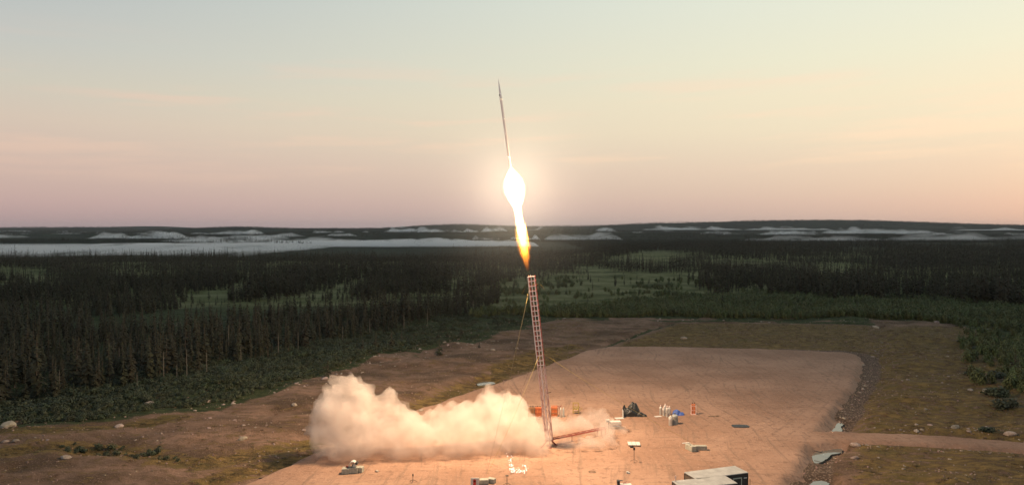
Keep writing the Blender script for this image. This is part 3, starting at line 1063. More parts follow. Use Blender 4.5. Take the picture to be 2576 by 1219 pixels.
young_px = [(1105, 893, 1.0, 'lone dark young spruce on the stony rise left of the launch tower'),
            (1102, 851, 0.75, 'slim young spruce behind the lone one on the stony rise'),
            (985, 880, 1.15, 'full young spruce at the right end of the dark thicket'),
            (912, 897, 0.9, 'young spruce inside the right part of the dark thicket'),
            (945, 888, 1.1, 'pale green young spruce between two others in the dark thicket'),
            (1125, 846, 0.5, 'tiny young spruce on the green strip left of the tower'),
            (1160, 846, 0.75, 'bushy young spruce on the green strip before the forest'),
            (1205, 880, 0.4, 'stunted young spruce at the edge of the brown earth'),
            (1040, 862, 0.6, 'small young spruce near the forest corner'),
            (2552, 952, 1.25, 'broad young spruce among bushes at the far right edge'),
            (2440, 862, 0.6, 'small young spruce on the stony right-hand field'),
            (825, 955, 0.9, 'dark young spruce just above the smoke cloud'),
            (1010, 868, 0.9, 'young spruce leaning over the stones by the thicket end')]
YC = None
for a, b, s, lab in young_px:
    p = G(a, b, -0.5)
    p.z = hz(p.x, p.y) - 0.1
    if YC is None:
        YC = empty('young_spruce')
        inst('crown', YOUNG[0][0], (0, 0, 0), parent=YC)
        inst('trunk', YOUNG[0][1], (0, 0, 0), parent=YC)
        t_ = YC
    else:
        t_ = copy_tree(YC)
    t_.location = p
    t_.scale = (s, s, s)
    t_.rotation_euler = (0, 0, random.uniform(0, 6))
    tag(t_, lab, 'tree', 'young spruces on open ground')


# ------------------------------------------------------------------ bushes
def bush_mesh(name, seed, n=150, mtl=None, flat=0.75):
    r = random.Random(seed)
    b = MB()
    lobes = [(Vector((r.uniform(-0.55, 0.55), r.uniform(-0.55, 0.55), r.uniform(0.25, 0.75))), r.uniform(0.32, 0.6)) for _ in range(6)]
    for i in range(n):
        c, rr = r.choice(lobes)
        d = Vector((r.gauss(0, 1), r.gauss(0, 1), r.gauss(0.25, 1))).normalized()
        p = c + d * rr * r.uniform(0.55, 1.1)
        p.z = max(0.02, p.z) * (flat / 0.75)
        s = r.uniform(0.07, 0.16)
        nrm = (d + Vector((r.uniform(-0.7, 0.7), r.uniform(-0.7, 0.7), r.uniform(0.0, 0.9)))).normalized()
        q = nrm.to_track_quat('Z', 'Y')
        an = r.uniform(0, 6.28)
        pts = [p + q @ Vector((math.cos(an + t) * s * k, math.sin(an + t) * s * k, 0)) for t, k in ((0, 1.5), (1.7, 0.75), (PI, 1.2), (4.6, 0.75))]
        b.add(pts, [(0, 1, 2), (0, 2, 3)])
    for i in range(4):
        a = r.uniform(0, 6.28)
        b.bar((0, 0, -0.15), (math.cos(a) * 0.4, math.sin(a) * 0.4, 0.6), 0.03)
    me = bpy.data.meshes.new(name)
    me.from_pydata(b.v, [], b.f)
    me.materials.append(mtl)
    return me


bush_spruce = YOUNG[1][0].copy()
bush_spruce.materials.clear()
bush_spruce.materials.append(M['bush'])
bush_spruce.transform(Matrix.Diagonal((0.8, 0.8, 0.42, 1)))
GB = [bush_mesh('bush', 600 + i, 170, M['bush'], 0.85) for i in range(3)]
DB = [bush_mesh('bush', 700 + i, 170, M['dark_bush'], 0.65) for i in range(3)]
gb_src = [hidden_source('bush_source', m) for m in GB] + [hidden_source('young_source', bush_spruce)]
db_src = [hidden_source('dark_bush_source', m) for m in DB]


def bush_field(y0, y1, spc, dens, smin, smax, squash=1.0):
    c = candidates(y0, y1, spc, spc * 1.15)
    d = dens(c[:, 0], c[:, 1])
    c = c[rng.random(len(c)) < d]
    z = height(c[:, 0], c[:, 1])
    s = rng.uniform(smin, smax, len(c)) * (0.55 + 0.9 * fbm(c[:, 0] / 12, c[:, 1] / 12, 211, 2))
    return c, z, s


GREEN_TOP = np.array([(1180, 800), (1300, 788), (1500, 775), (1700, 752), (1850, 742), (2200, 750), (2575, 770), (3000, 790)], float)
GREEN_LOW = np.array([(1180, 803), (1300, 794), (1480, 798), (1600, 800), (2000, 802), (2300, 808), (2420, 818), (2575, 842), (3000, 900)], float)


def green_dens(x, y):
    dx, dy = proj(x, y, np.full_like(x, -0.8))
    nz = (fbm(x / 12, y / 9, 221, 3) - 0.5) * 2
    t = np.interp(dx, GREEN_TOP[:, 0], GREEN_TOP[:, 1])
    l = np.interp(dx, GREEN_LOW[:, 0], GREEN_LOW[:, 1])
    ins = (dy > t - 2 + nz * 4) & (dy < l + nz * 2) & (dx > 1180)
    sparse = (dx > 1230) & (dy > 700) & (dy <= t)
    patch = sstep(fbm(x / 9, y / 7, 231, 3), 0.50, 0.62)
    rightf = (dx > 2330) & (dy > 815) & (dy < 1060)
    edge = 0.85 * sstep(dx + nz * 170, 2450, 2640)
    return np.where(ins, 0.98, 0) + np.where(sparse & ~ins, 0.16 * sstep(fbm(x / 16, y / 12, 233, 3), 0.54, 0.68), 0) + np.where(rightf & ~ins, np.maximum(edge, 0.4 * patch * sstep(dx, 2380, 2470)), 0)


def dark_dens(x, y):
    dx, dy = proj(x, y, np.full_like(x, -0.8))
    nz = (fbm(x / 12, y / 9, 241, 3) - 0.5) * 2
    bl = brown_line(dx)
    lo = np.interp(dx, STRIP_LO[:, 0], STRIP_LO[:, 1])
    thick = np.interp(dx, [-500, 760, 950, 1020, 1300], [1.0, 1.0, 0.85, 0.3, 0.15])
    ins = (dx < 1330) & (dy < bl - 3 + nz * 9) & (dy > lo - 45)
    patch = sstep(fbm(x / 7, y / 5, 251, 3), 0.55, 0.66)
    moss = np.exp(-(pline(MOSS_L[0], x, y) / 2.0) ** 2) * sstep(dx, 60, 180) * (1 - sstep(dx, 330, 480))
    return np.where(ins, 0.95 * thick, 0) + np.where((dx < 1200) & ~ins & (dy > bl) & (dy < 1200), moss * 0.6, 0)


def lay_bushes(c, z, s, meshes, src, labels, name, mass, group, sq):
    bdx, bdy = proj(c[:, 0], c[:, 1], z)
    vis_ = (bdx > 4) & (bdx < 2571) & (bdy < 1217)
    o_ = np.argsort(-np.where(vis_, s / c[:, 1], 0))
    pick = o_[:150]
    m_ = np.ones(len(c), bool)
    m_[pick] = False
    r_ = rng.uniform(0, 6.28, len(c))
    wh = rng.integers(0, 3, len(c))
    s = np.where((bdx < 1000) & (bdy > brown_line(bdx) + 8), s * 0.55, s)
    for j in pick:
        o = inst(name, meshes[wh[j]], (c[j, 0], c[j, 1], z[j] - 0.05), (0, 0, r_[j]), (s[j], s[j], s[j] * sq))
        sz_ = 'large' if s[j] > np.quantile(s[pick], 0.66) else 'middling' if s[j] > np.quantile(s[pick], 0.33) else 'small'
        tag(o, '%s %s %s' % (sz_, labels[0], labels[1][int(np.searchsorted(labels[2], bdx[j]))]), 'bush', group)
    wh = rng.integers(0, len(src), len(c))
    scatter(mass, np.stack([c[m_, 0], c[m_, 1], z[m_] - 0.05], -1), np.stack([s[m_], s[m_], s[m_] * sq], -1), r_[m_], wh[m_], src)


c, z, s = bush_field(125, 420, 1.15, green_dens, 0.75, 1.25)
lay_bushes(c, z, s, GB, gb_src, ('green leafy bush', ('in the thicket behind the olive field', 'in the thicket behind the big tan boulder', 'on the stony field left of the wide bushes', 'above the wide flat bushes at right', 'at the right edge beside the wide flat bushes'), (2150, 2400, 2460, 2530)),
           'bush', 'thicket', 'green bushes on the right side', 1.7)
c, z, s = bush_field(88, 250, 1.05, dark_dens, 0.6, 1.25)
lay_bushes(c, z, s, DB, db_src, ('dark low bush', ('in the thicket at the far left edge', 'in the thicket left of the large pale boulder', 'in the thicket between boulder and smoke', 'in the thicket above the smoke', 'on the stony strip left of the tower'), (150, 370, 700, 1000)),
           'dark_bush', 'dark_thicket', 'dark bushes on the left side', 1.0)

# prominent flat dark bushes at the right edge
for a, b, wx, hh, lab in ((2500, 962, 4.6, 1.3, 'wide flat dark bush near the right edge, upper of three'), (2505, 1002, 5.0, 1.6, 'largest flat dark bush near the right edge, middle of three'),
                          (2525, 1030, 5.2, 1.6, 'lowest wide dark bush near the right edge'), (2450, 945, 4.2, 0.9, 'low dark bush on the right-hand moss left of the wide ones'),
                          (2455, 878, 6.0, 0.9, 'long low dark bush on the stony field at the upper right'), (2480, 1095, 3.0, 0.7, 'small dark bush beside the gravel road at right')):
    p = G(a, b, -0.4)
    p.z = hz(p.x, p.y) - 0.1
    me = bush_mesh('wide_bush', int(a), 420, M['dark_bush'], 0.75)
    o = inst('wide_bush', me, p, (0, 0, 0.2), (wx / 2, wx / 3.2, hh))
    tag(o, lab, 'bush', 'wide dark bushes on the right')

# ------------------------------------------------------------------ boulders and stones
def rock_mesh(seed, sub=2):
    bm = bmesh.new()
    bmesh.ops.create_icosphere(bm, subdivisions=sub, radius=0.5)
    r = random.Random(seed)
    off = Vector((r.uniform(0, 50), r.uniform(0, 50), r.uniform(0, 50)))
    sx_ = (r.uniform(0.85, 1.3), r.uniform(0.7, 1.0), r.uniform(0.55, 0.8))
    for v in bm.verts:
        d = 1 + 0.35 * mnoise.noise(v.co * 2.2 + off) + 0.12 * mnoise.noise(v.co * 6 + off)
        v.co = Vector((v.co.x * sx_[0], v.co.y * sx_[1], v.co.z * sx_[2])) * d
    me = bpy.data.meshes.new('boulder')
    bm.to_mesh(me)
    bm.free()
    me.materials.append(M['rock'])
    return me


ROCK = [rock_mesh(800 + i) for i in range(6)]
named_rocks = [(373, 1021, 1.9, 'large pale boulder lying in the dark thicket left of the smoke'), (500, 1026, 1.1, 'pale boulder beside another at the thicket edge, left one'),
               (526, 1020, 1.1, 'pale boulder beside another at the thicket edge, right one'), (299, 1073, 1.2, 'pale boulder where thicket meets moss at lower left'),
               (20, 1084, 1.9, 'broad dark boulder at the left edge below the forest'), (14, 1120, 0.9, 'pale stone on moss at the far left, left of a pair'),
               (40, 1120, 0.9, 'pale stone on moss at the far left, right of a pair'), (817, 969, 1.3, 'pale boulder on the rim just left of the smoke top'),
               (1060, 1036, 0.8, 'stone on the mossy slope behind the smoke'), (1240, 889, 1.1, 'pale flat stone on the brown rise left of the tower'),
               (1300, 876, 0.8, 'stone on the brown rise close to the tower'), (1720, 850, 1.6, 'flat white stone alone on the olive field'),
               (2202, 820, 1.8, 'big tan boulder at the far corner of the olive field'), (2355, 811, 1.4, 'pale boulder at the head of the right-hand stony field'),
               (2480, 1085, 0.8, 'tan stone on the bank above the gravel road'), (2150, 1150, 0.9, 'pale stone right of the puddle'),
               (2151, 1118, 1.1, 'tan boulder at the road bank right of the puddle'), (2305, 1088, 0.8, 'pale stone on the bank above the road, left of a pair'),
               (2402, 1085, 1.1, 'tan stone on the bank above the road, right of a pair'), (2328, 1032, 0.7, 'white stone alone on the mossy right field'),
               (2540, 1101, 1.3, 'large tan boulder at the right edge above the road'), (2440, 985, 0.9, 'white stone beside the wide bushes'),
               (2480, 992, 1.5, 'long pale boulder among the wide bushes'), (948, 1192, 0.55, 'small white block on the pad right of the concrete blocks'),
               (1420, 805, 1.2, 'dark stone before the bog right of the tower top'), (610, 1107, 1.1, 'flat stone in the brown earth at lower left'),
               (740, 1030, 1.0, 'pale stone on the brown slope left of the smoke'), (165, 1160, 1.2, 'half sunk stone on the lower left slope')]
for a, b, s, lab in named_rocks:
    p = G(a, b, -0.3)
    p.z = pad_height(p.x, p.y) + 0.1 * s
    o = inst('boulder', random.choice(ROCK), p, (random.uniform(-.2, .2), random.uniform(-.2, .2), random.uniform(0, 6)), (s, s, s * 0.85))
    tag(o, lab, 'boulder')


def along(pts, n, spread):
    pts = np.array(pts, float)
    seg = rng.integers(0, len(pts) - 1, n)
    t = rng.random(n)[:, None]
    return pts[seg] * (1 - t) + pts[seg + 1] * t + rng.normal(0, 1, (n, 2)) * np.array(spread)


rock_sets = [
    (along([(440, 1046), (640, 1012), (780, 970), (900, 925), (1000, 905), (1090, 888), (1200, 870), (1290, 842)], 95, (16, 7)), (0.35, 1.0),
     'pale stone scattered along the rim between dark thicket and brown earth', 'stones along the thicket rim'),
    (along([(930, 905), (1060, 875), (1180, 865)], 40, (30, 10)), (0.4, 1.1), 'pale stone in the stony patch left of the launch tower', 'stones left of the tower'),
    (along([(2200, 830), (2196, 880), (2185, 940), (2140, 1010), (2110, 1060)], 60, (7, 9)), (0.3, 0.8), 'pale stone lying along the wet ditch right of the pad', 'stones along the ditch'),
    (along([(2220, 850), (2300, 900), (2400, 900), (2460, 850), (2500, 920), (2350, 960), (2250, 1010)], 110, (60, 34)), (0.25, 0.95), 'stone scattered over the mossy field right of the ditch', 'stones on the right-hand field'),
    (along([(2230, 1082), (2400, 1090), (2575, 1104)], 40, (30, 5)), (0.3, 0.9), 'stone on the bank above the gravel road', 'stones above the road'),
    (along([(2060, 1112), (2200, 1122), (2400, 1135), (2575, 1150)], 40, (20, 6)), (0.25, 0.6), 'small stone on the bank below the gravel road', 'stones below the road'),
    (along([(2200, 1150), (2400, 1180), (2560, 1200)], 40, (70, 22)), (0.2, 0.6), 'small stone in the brown field at the lower right', 'stones at the lower right'),
    (along([(60, 1100), (250, 1100), (420, 1090), (620, 1070), (700, 1110)], 60, (70, 24)), (0.25, 0.7), 'stone scattered on the brown ground left of the smoke', 'stones on the left-hand ground'),
    (along([(1640, 803), (1900, 806), (2180, 812)], 40, (20, 2.5)), (0.4, 1.0), 'stone on the low dark bank behind the olive field', 'stones behind the olive field')]
nroc = 0
for pts, (s0, s1), lab, grp in rock_sets:
    pts = pts[:len(pts) // 2]
    for a, b in pts:
        if not (5 < a < 2570 and b < 1215):
            continue
        p = G(a, b, -0.4)
        p.z = hz(p.x, p.y)
        s = s0 + (s1 - s0) * random.random() ** 2.2
        o = inst('boulder', random.choice(ROCK), p, (random.uniform(-.3, .3), random.uniform(-.3, .3), random.uniform(0, 6)), (s, s * random.uniform(.7, 1), s * random.uniform(.6, .9)))
        sz_ = 'large' if s > s0 + 0.5 * (s1 - s0) else 'middling' if s > s0 + 0.15 * (s1 - s0) else 'small'
        fl_ = '' if o.scale[2] > s * 0.75 else 'flat '
        tag(o, '%s %s%s' % (sz_, fl_, lab.replace('small stone', 'stone')), 'boulder', grp)
        nroc += 1

# small stones nobody could count
peb = bpy.data.meshes.new('pebble')
bm = bmesh.new()
bmesh.ops.create_icosphere(bm, subdivisions=1, radius=0.5)
for v in bm.verts:
    v.co *= 1 + 0.4 * mnoise.noise(v.co * 3)
    v.co.z *= 0.65
bm.to_mesh(peb)
bm.free()
peb.materials.append(M['pebble'])
n = 110000
px = rng.uniform(-110, 135, n)
py = rng.uniform(78, 230, n)
sd_ = np.clip(sdf(PAD, px, py), -50, 50)
qx, qy = proj(px, py, np.zeros(n))
dd = np.where(qx < 1500, 0.22, 0.12)
dd = np.maximum(dd, np.exp(-(pline(DITCH, px, py) / 4.5) ** 2))
dd = np.maximum(dd, np.where((sd_ > -4.5) & (sd_ < 0.2) & (qx > 1900), 0.75, 0))
dd = np.maximum(dd, np.where((sd_ > -2.5) & (sd_ < 0.0), 0.6, 0))
dr_ = pline(ROAD, px, py)
dd = np.maximum(dd, np.where((dr_ > 2.3) & (dr_ < 5), 0.8, 0))
dd = np.maximum(dd, 0.5 * sstep(fbm(px / 8, py / 6, 301, 3), 0.55, 0.65))
dd = np.where((sd_ > 0.3) | (dr_ < 2.0), 0.0, dd)
kp = (rng.random(n) < dd) & (np.abs(px) < 0.8 * py + 10)
px, py = px[kp], py[kp]
pz = height(px, py)
ps = 0.09 + 0.3 * rng.random(len(px)) ** 4
scatter('gravel', np.stack([px, py, pz + 0.02], -1), np.stack([ps, ps * .8, ps], -1), rng.uniform(0, 6, len(px)), np.zeros(len(px), int), [hidden_source('pebble_source', peb)])

# low heath tufts that roughen the moss
M['heath'] = mat('heath_tufts', (0.150, 0.105, 0.042), 0.9, var=0.4, scale=2, obj_var=0.4, col2=(0.07, 0.055, 0.022))
TUFT = []
for i in range(2):
    TUFT.append(bush_mesh('tuft', 900 + i, 46, M['heath'], 0.55))
n = 90000
hx_ = rng.uniform(-115, 140, n)
hy_ = rng.uniform(78, 235, n)
hx_, hy_ = hx_[np.abs(hx_) < 0.8 * hy_ + 10], hy_[np.abs(hx_) < 0.8 * hy_ + 10]
m_o, v_e, b_o, r_u = zones(hx_, hy_)
cl = sstep(fbm(hx_ / 5, hy_ / 3.2, 321, 3), 0.47, 0.60)
dd = np.clip((m_o - 0.25) * 1.3, 0, 1) * (0.25 + 0.75 * cl)
dd = np.where((sdf(PAD, hx_, hy_) > -1.2) | (pline(ROAD, hx_, hy_) < 2.6) | (r_u > 0.5) | (b_o > 0.5), 0, dd)
kp = rng.random(len(hx_)) < dd * 0.8
hx_, hy_ = hx_[kp], hy_[kp]
hs_ = rng.uniform(0.18, 0.5, len(hx_))
scatter('heath', np.stack([hx_, hy_, height(hx_, hy_) - 0.03], -1), np.stack([hs_ * 1.3, hs_, hs_ * 0.45], -1), rng.uniform(0, 6, len(hx_)), rng.integers(0, 2, len(hx_)),
        [hidden_source('tuft_source', t_) for t_ in TUFT])

# ------------------------------------------------------------------ launch tower
TY = 95.0
foot = P(1379, 1124, TY)
foot.z = pad_height(foot.x, TY)
piv = P(1381, 1103, TY)
top = P(1336.5, 694, TY)
TL = (top - piv).length
lean = math.atan2(piv.x - top.x, top.z - piv.z)
tower = empty('launch_tower', piv)
tower.rotation_euler = (0, -lean, 0.0)
tower.matrix_basis = Matrix.Translation(piv) @ Matrix.Rotation(-lean, 4, 'Y') @ Matrix.Rotation(math.radians(-14), 4, 'Z')
tag(tower, 'tall leaning lattice launch tower with white upper frame and red pivot foot', 'tower')
tower['group'] = 'launch equipment'
del tower['group']
bpy.context.view_layer.update()
TW, TD = 0.82, 0.66
SPL = TL * 0.455                                   # where white frame begins
bw = 0.085


def one(name, a, b, w_, m_, par, h_=None):
    return MB().bar(a, b, w_, h_).build(name, m_, par)


for sxn in (-1, 1):
    for syn in (-1, 1):
        x, y = sxn * TW / 2, syn * TD / 2
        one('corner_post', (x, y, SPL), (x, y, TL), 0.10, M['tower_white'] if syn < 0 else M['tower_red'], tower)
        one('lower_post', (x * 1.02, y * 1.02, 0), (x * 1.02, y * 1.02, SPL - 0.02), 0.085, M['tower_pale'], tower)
NC = 18
hstep = (TL - SPL) / NC
fr_me = MB().bar((-TW / 2 + 0.05, 0, 0), (TW / 2 - 0.05, 0, 0), bw)
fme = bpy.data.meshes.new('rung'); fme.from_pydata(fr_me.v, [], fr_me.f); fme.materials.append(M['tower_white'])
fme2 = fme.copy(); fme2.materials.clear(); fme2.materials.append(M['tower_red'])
sd_me = MB().bar((0, -TD / 2 + 0.05, 0), (0, TD / 2 - 0.05, 0), bw)
sme = bpy.data.meshes.new('side_rung'); sme.from_pydata(sd_me.v, [], sd_me.f); sme.materials.append(M['tower_red'])
for k in range(NC + 1):
    z = SPL + k * hstep - (0.05 if k == NC else -0.05 if k == 0 else 0)
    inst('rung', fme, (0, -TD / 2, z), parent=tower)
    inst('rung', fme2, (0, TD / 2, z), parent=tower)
    inst('side_rung', sme, (-TW / 2, 0, z), parent=tower)
    inst('side_rung', sme, (TW / 2, 0, z), parent=tower)
# launch rail up the middle of the front face, with the second rail inside
one('launch_rail', (0.02, -TD / 2 - 0.10, 0.3), (0.02, -TD / 2 - 0.10, TL + 0.12), 0.075, M['tower_white'], tower, 0.12)
one('inner_rail', (-0.10, 0.05, 0.3), (-0.10, 0.05, TL - 0.1), 0.06, M['tower_pale'], tower)
# lower truss: two laced columns with a gap
NB = 12
bs = (SPL - 0.1) / NB
for k in range(NB):
    z0, z1 = 0.05 + k * bs, 0.05 + (k + 1) * bs
    for yy in (-TD / 2, TD / 2):
        for xa, xb in ((-TW / 2 + .06, -0.06), (0.06, TW / 2 - .06)):
            a, b = (xa, xb) if k % 2 else (xb, xa)
            one('brace', (a, yy, z0), (b, yy, z1), 0.055, M['tower_pale'], tower)
    for xx in (-TW / 2, TW / 2):
        a, b = (-TD / 2 + .06, TD / 2 - .06) if k % 2 else (TD / 2 - .06, -TD / 2 + .06)
        one('side_brace', (xx, a, z0), (xx, b, z1), 0.04, M['tower_red'], tower)
for xx in (-0.055, 0.055):
    one('centre_post', (xx, -TD / 2, 0.1), (xx, -TD / 2, SPL - 0.1), 0.07, M['tower_pale'], tower)
for k, zz in enumerate((TL - 1.05, TL - 6.1)):  # two small yellow discs on the front of the upper frame
    MB().lathe([(0.10, 0), (0.10, 0.06)], 10, (0.24, -TD / 2 - 0.10, zz), Euler((PI / 2, 0, 0)).to_quaternion()).build('yellow_disc', M['yellow'], tower)
one('cable_arm', (TW / 2, 0, SPL * 0.62), (TW / 2 + 0.55, 0, SPL * 0.62 + 0.12), 0.06, M['black'], tower)
MB().box((0, 0, -0.06), (1.05, 0.9, 0.14), bev=0.02).build('hinge_plate', M['dark_red'], tower)
MB().cyl((-0.5, 0, -0.2), (0.5, 0, -0.2), 0.10, n=10).build('pivot_pin', M['tower_red'], tower)
minv = tower.matrix_world.inverted()
for ox, oy in ((-0.95, -0.6), (0.15, -0.9), (1.05, 0.5), (-0.5, 0.9)):
    g_ = Vector((foot.x + ox, TY + oy, pad_height(foot.x + ox, TY + oy) - 0.05))
    lg = MB().bar(minv @ Vector((piv.x + ox * 0.18, TY + oy * 0.25, piv.z - 0.12)), minv @ g_, 0.15)
    lg.box(minv @ (g_ + Vector((0, 0, 0.07))), (0.4, 0.4, 0.07), ry=lean)
    lg.build('leg', M['dark_red'], tower)

# red boom lying level to the right of the pivot, on posts
b0 = piv + Vector((0.35, 0.15, -0.12))
b1 = P(1524, 1076, 100.2)
boom = empty('red_boom', (b0.x, b0.y, 0))
tag(boom, 'long level red steel boom running right from the tower foot on short posts', 'boom')
o_ = Vector((b0.x, b0.y, 0))
dv = (b1 - b0)
sdv = Vector((-dv.y, dv.x, 0)).normalized() * 0.14
for nm, a, b in (('chord', b0 + sdv, b1 + sdv), ('chord', b0 - sdv, b1 - sdv), ('chord', b0 + Vector((0, 0, 0.24)), b1 + Vector((0, 0, 0.24)))):
    one(nm, a - o_, b - o_, 0.075, M['tower_red'], boom)
lace = MB()
for k in range(16):
    p, q = b0 + dv * (k / 16), b0 + dv * ((k + 1) / 16)
    lace.bar(p + sdv * (1 if k % 2 else -1) - o_, q + Vector((0, 0, 0.22)) - o_, 0.03)
lace.build('lacing', M['dark_red'], boom)
for t in (0.36, 0.84, 0.91, 0.99):
    p = b0 + dv * t
    one('post', p - o_, Vector((p.x, p.y, pad_height(p.x, p.y))) - o_, 0.08, M['dark_red'], boom)

# ------------------------------------------------------------------ guy straps
def tw(x, y, z):
    return tower.matrix_world @ Vector((x, y, z))


guys = [((-TW / 2, -TD / 2, TL - 1.5), G(1283, 946), 0.045, 'thick pale strap from the tower top down to the ground left of it', 'strap'),
        ((-TW / 2, TD / 2, TL * 0.555), G(1296, 1016), 0.038, 'pale strap from the middle of the tower down behind the smoke', 'strap'),
        ((-TW / 2, -TD / 2, TL - 0.6), G(1196, 960), 0.016, 'thin dark guy line slanting far left from the tower top', 'strap'),
        ((TW / 2, TD / 2, TL - 0.2), G(1412, 896), 0.022, 'thin pale guy line from the tower top to the ground right of it', 'strap'),
        ((TW / 2, TD / 2, TL - 0.4), G(1500, 868), 0.022, 'pale guy line slanting far right from the tower top', 'strap'),
        ((TW / 2, TD / 2, TL * 0.52), G(1412, 922), 0.016, 'short guy line from the middle of the tower towards the pad edge', 'strap'),
        ((TW / 2, TD / 2, TL * 0.545), G(1440, 910), 0.016, 'faint guy line from the middle of the tower to the stones at right', 'strap'),
        ((0, -TD / 2, TL * 0.52), gp(1226, 1204) + Vector((0, 0, 0.55)), 0.032, 'yellow strap from mid tower to the front concrete block, right of a pair', 'yellow'),
        ((-TW / 2, -TD / 2, TL - 1.7), gp(1224, 1203) + Vector((0, 0, 0.55)), 0.026, 'yellow strap from tower top to the front concrete block, left of a pair', 'strap'),
        ((TW / 2, -TD / 2, TL * 0.53), gp(1739, 1123) + Vector((0, 0, 0.66)), 0.036, 'yellow strap crossing the pad to the concrete blocks at right', 'yellow')]
for i, (lp, g_, r_, lab, mm) in enumerate(guys):
    r_ *= 0.85 if i == 0 else 0.5 if i in (7, 9) else 0.42
    a = tw(*lp)
    if abs(g_.z) < 1e-6:
        g_.z = pad_height(g_.x, g_.y)
    b = MB()
    prev = a
    for k in range(1, 9):                            # a little sag
        t = k / 8
        q = a.lerp(g_, t) - Vector((0, 0, 0.35 * 4 * t * (1 - t)))
        b.cyl(prev, q, r_, n=6)
        prev = q
    o = b.build('guy_strap', M[mm])
    tag(o, lab, 'strap', 'guy straps of the launch tower')
    rr = MB().cyl(a.lerp(g_, 0.05), a.lerp(g_, 0.085) - Vector((0, 0, .05)), r_ * 2.2, n=6).build('tensioner', M['yellow'], o)

# ------------------------------------------------------------------ rocket
rb, rt_ = P(1284.5, 428, TY), P(1252.8, 198, TY)
axd = (rt_ - rb).normalized()
RL = (rt_ - rb).length + 1.3
rocket = empty('rocket', rb - axd * 1.3)
rocket.rotation_mode = 'QUATERNION'
rocket.rotation_quaternion = axd.to_track_quat('Z', 'Y')
tag(rocket, 'slender white rocket climbing with a long pointed nose above its flame', 'rocket')
R0 = 0.165
MB().lathe([(R0 * 0.8, 0.0), (R0 * 0.8, 0.004), (R0, 0.1), (R0, 0.12), (R0, RL * 0.4), (R0, RL * 0.80 - 0.02), (R0, RL * 0.80 - 0.01), (R0, RL * 0.80)], 24).build('body', M['rocket'], rocket, True)
nose = [(R0, RL * 0.80 + 0.004), (R0, RL * 0.80 + 0.012), (R0, RL * 0.80 + 0.03)]
for k in range(1, 11):
    t = k / 10
    nose.append((max(0.004, R0 * (1 - t ** 1.7)), RL * (0.80 + 0.20 * t)))
MB().lathe(nose, 24).build('nose_cone', M['rocket'], rocket, True)
MB().lathe([(R0 + 0.006, RL * 0.795), (R0 + 0.006, RL * 0.803)], 24).build('joint_band', M['grey'], rocket, True)
MB().lathe([(R0 + 0.004, RL * 0.60), (R0 + 0.004, RL * 0.604)], 24).build('joint_band', M['grey'], rocket, True)
MB().lathe([(R0 + 0.005, RL * 0.23), (R0 + 0.005, RL * 0.236)], 24).build('joint_band', M['grey'], rocket, True)
MB().box((R0 * 0.72, -R0 * 0.72, RL * 0.835), (0.10, 0.05, 0.24), rz=PI / 4).build('antenna', M['black'], rocket)
for k in range(4):
    a = PI / 4 + k * PI / 2
    c, s = math.cos(a), math.sin(a)
    pr = [(R0 - 0.01, 0.15), (R0 + 0.34, 0.0), (R0 + 0.34, 0.55), (R0 - 0.01, 1.25)]
    V = [(c * r_ - s * o_ * 0.015, s * r_ + c * o_ * 0.015, z) for o_ in (-1, 1) for r_, z in pr]
    obj_from('fin', V, [(3, 2, 1, 0), (4, 5, 6, 7), (0, 1, 5, 4), (1, 2, 6, 5), (2, 3, 7, 6), (3, 0, 4, 7)], M['rocket'], rocket)

# ------------------------------------------------------------------ exhaust flame (glowing gas) and its light
f0, f1 = P(1285, 421, TY), P(1328.5, 688, TY)
fd = (f1 - f0).normalized()
FL = (f1 - f0).length
FR = [(0.0, 0.14), (0.055, 0.62), (0.11, 1.02), (0.17, 1.18), (0.22, 1.18), (0.28, 1.00), (0.33, 0.74), (0.37, 0.52), (0.45, 0.48), (0.56, 0.60), (0.66, 0.74), (0.76, 0.66), (0.84, 0.56), (0.92, 0.34), (1.0, 0.05)]
flame = MB().lathe([(r_ * 1.55 + 0.03, s_ * FL) for s_, r_ in FR], 28).build('exhaust_flame', None, None, True)
flame.rotation_mode = 'QUATERNION'
flame.rotation_quaternion = fd.to_track_quat('Z', 'Y')
flame.location = f0
tag(flame, 'white-hot ball and orange tail of flame under the climbing rocket', 'flame')


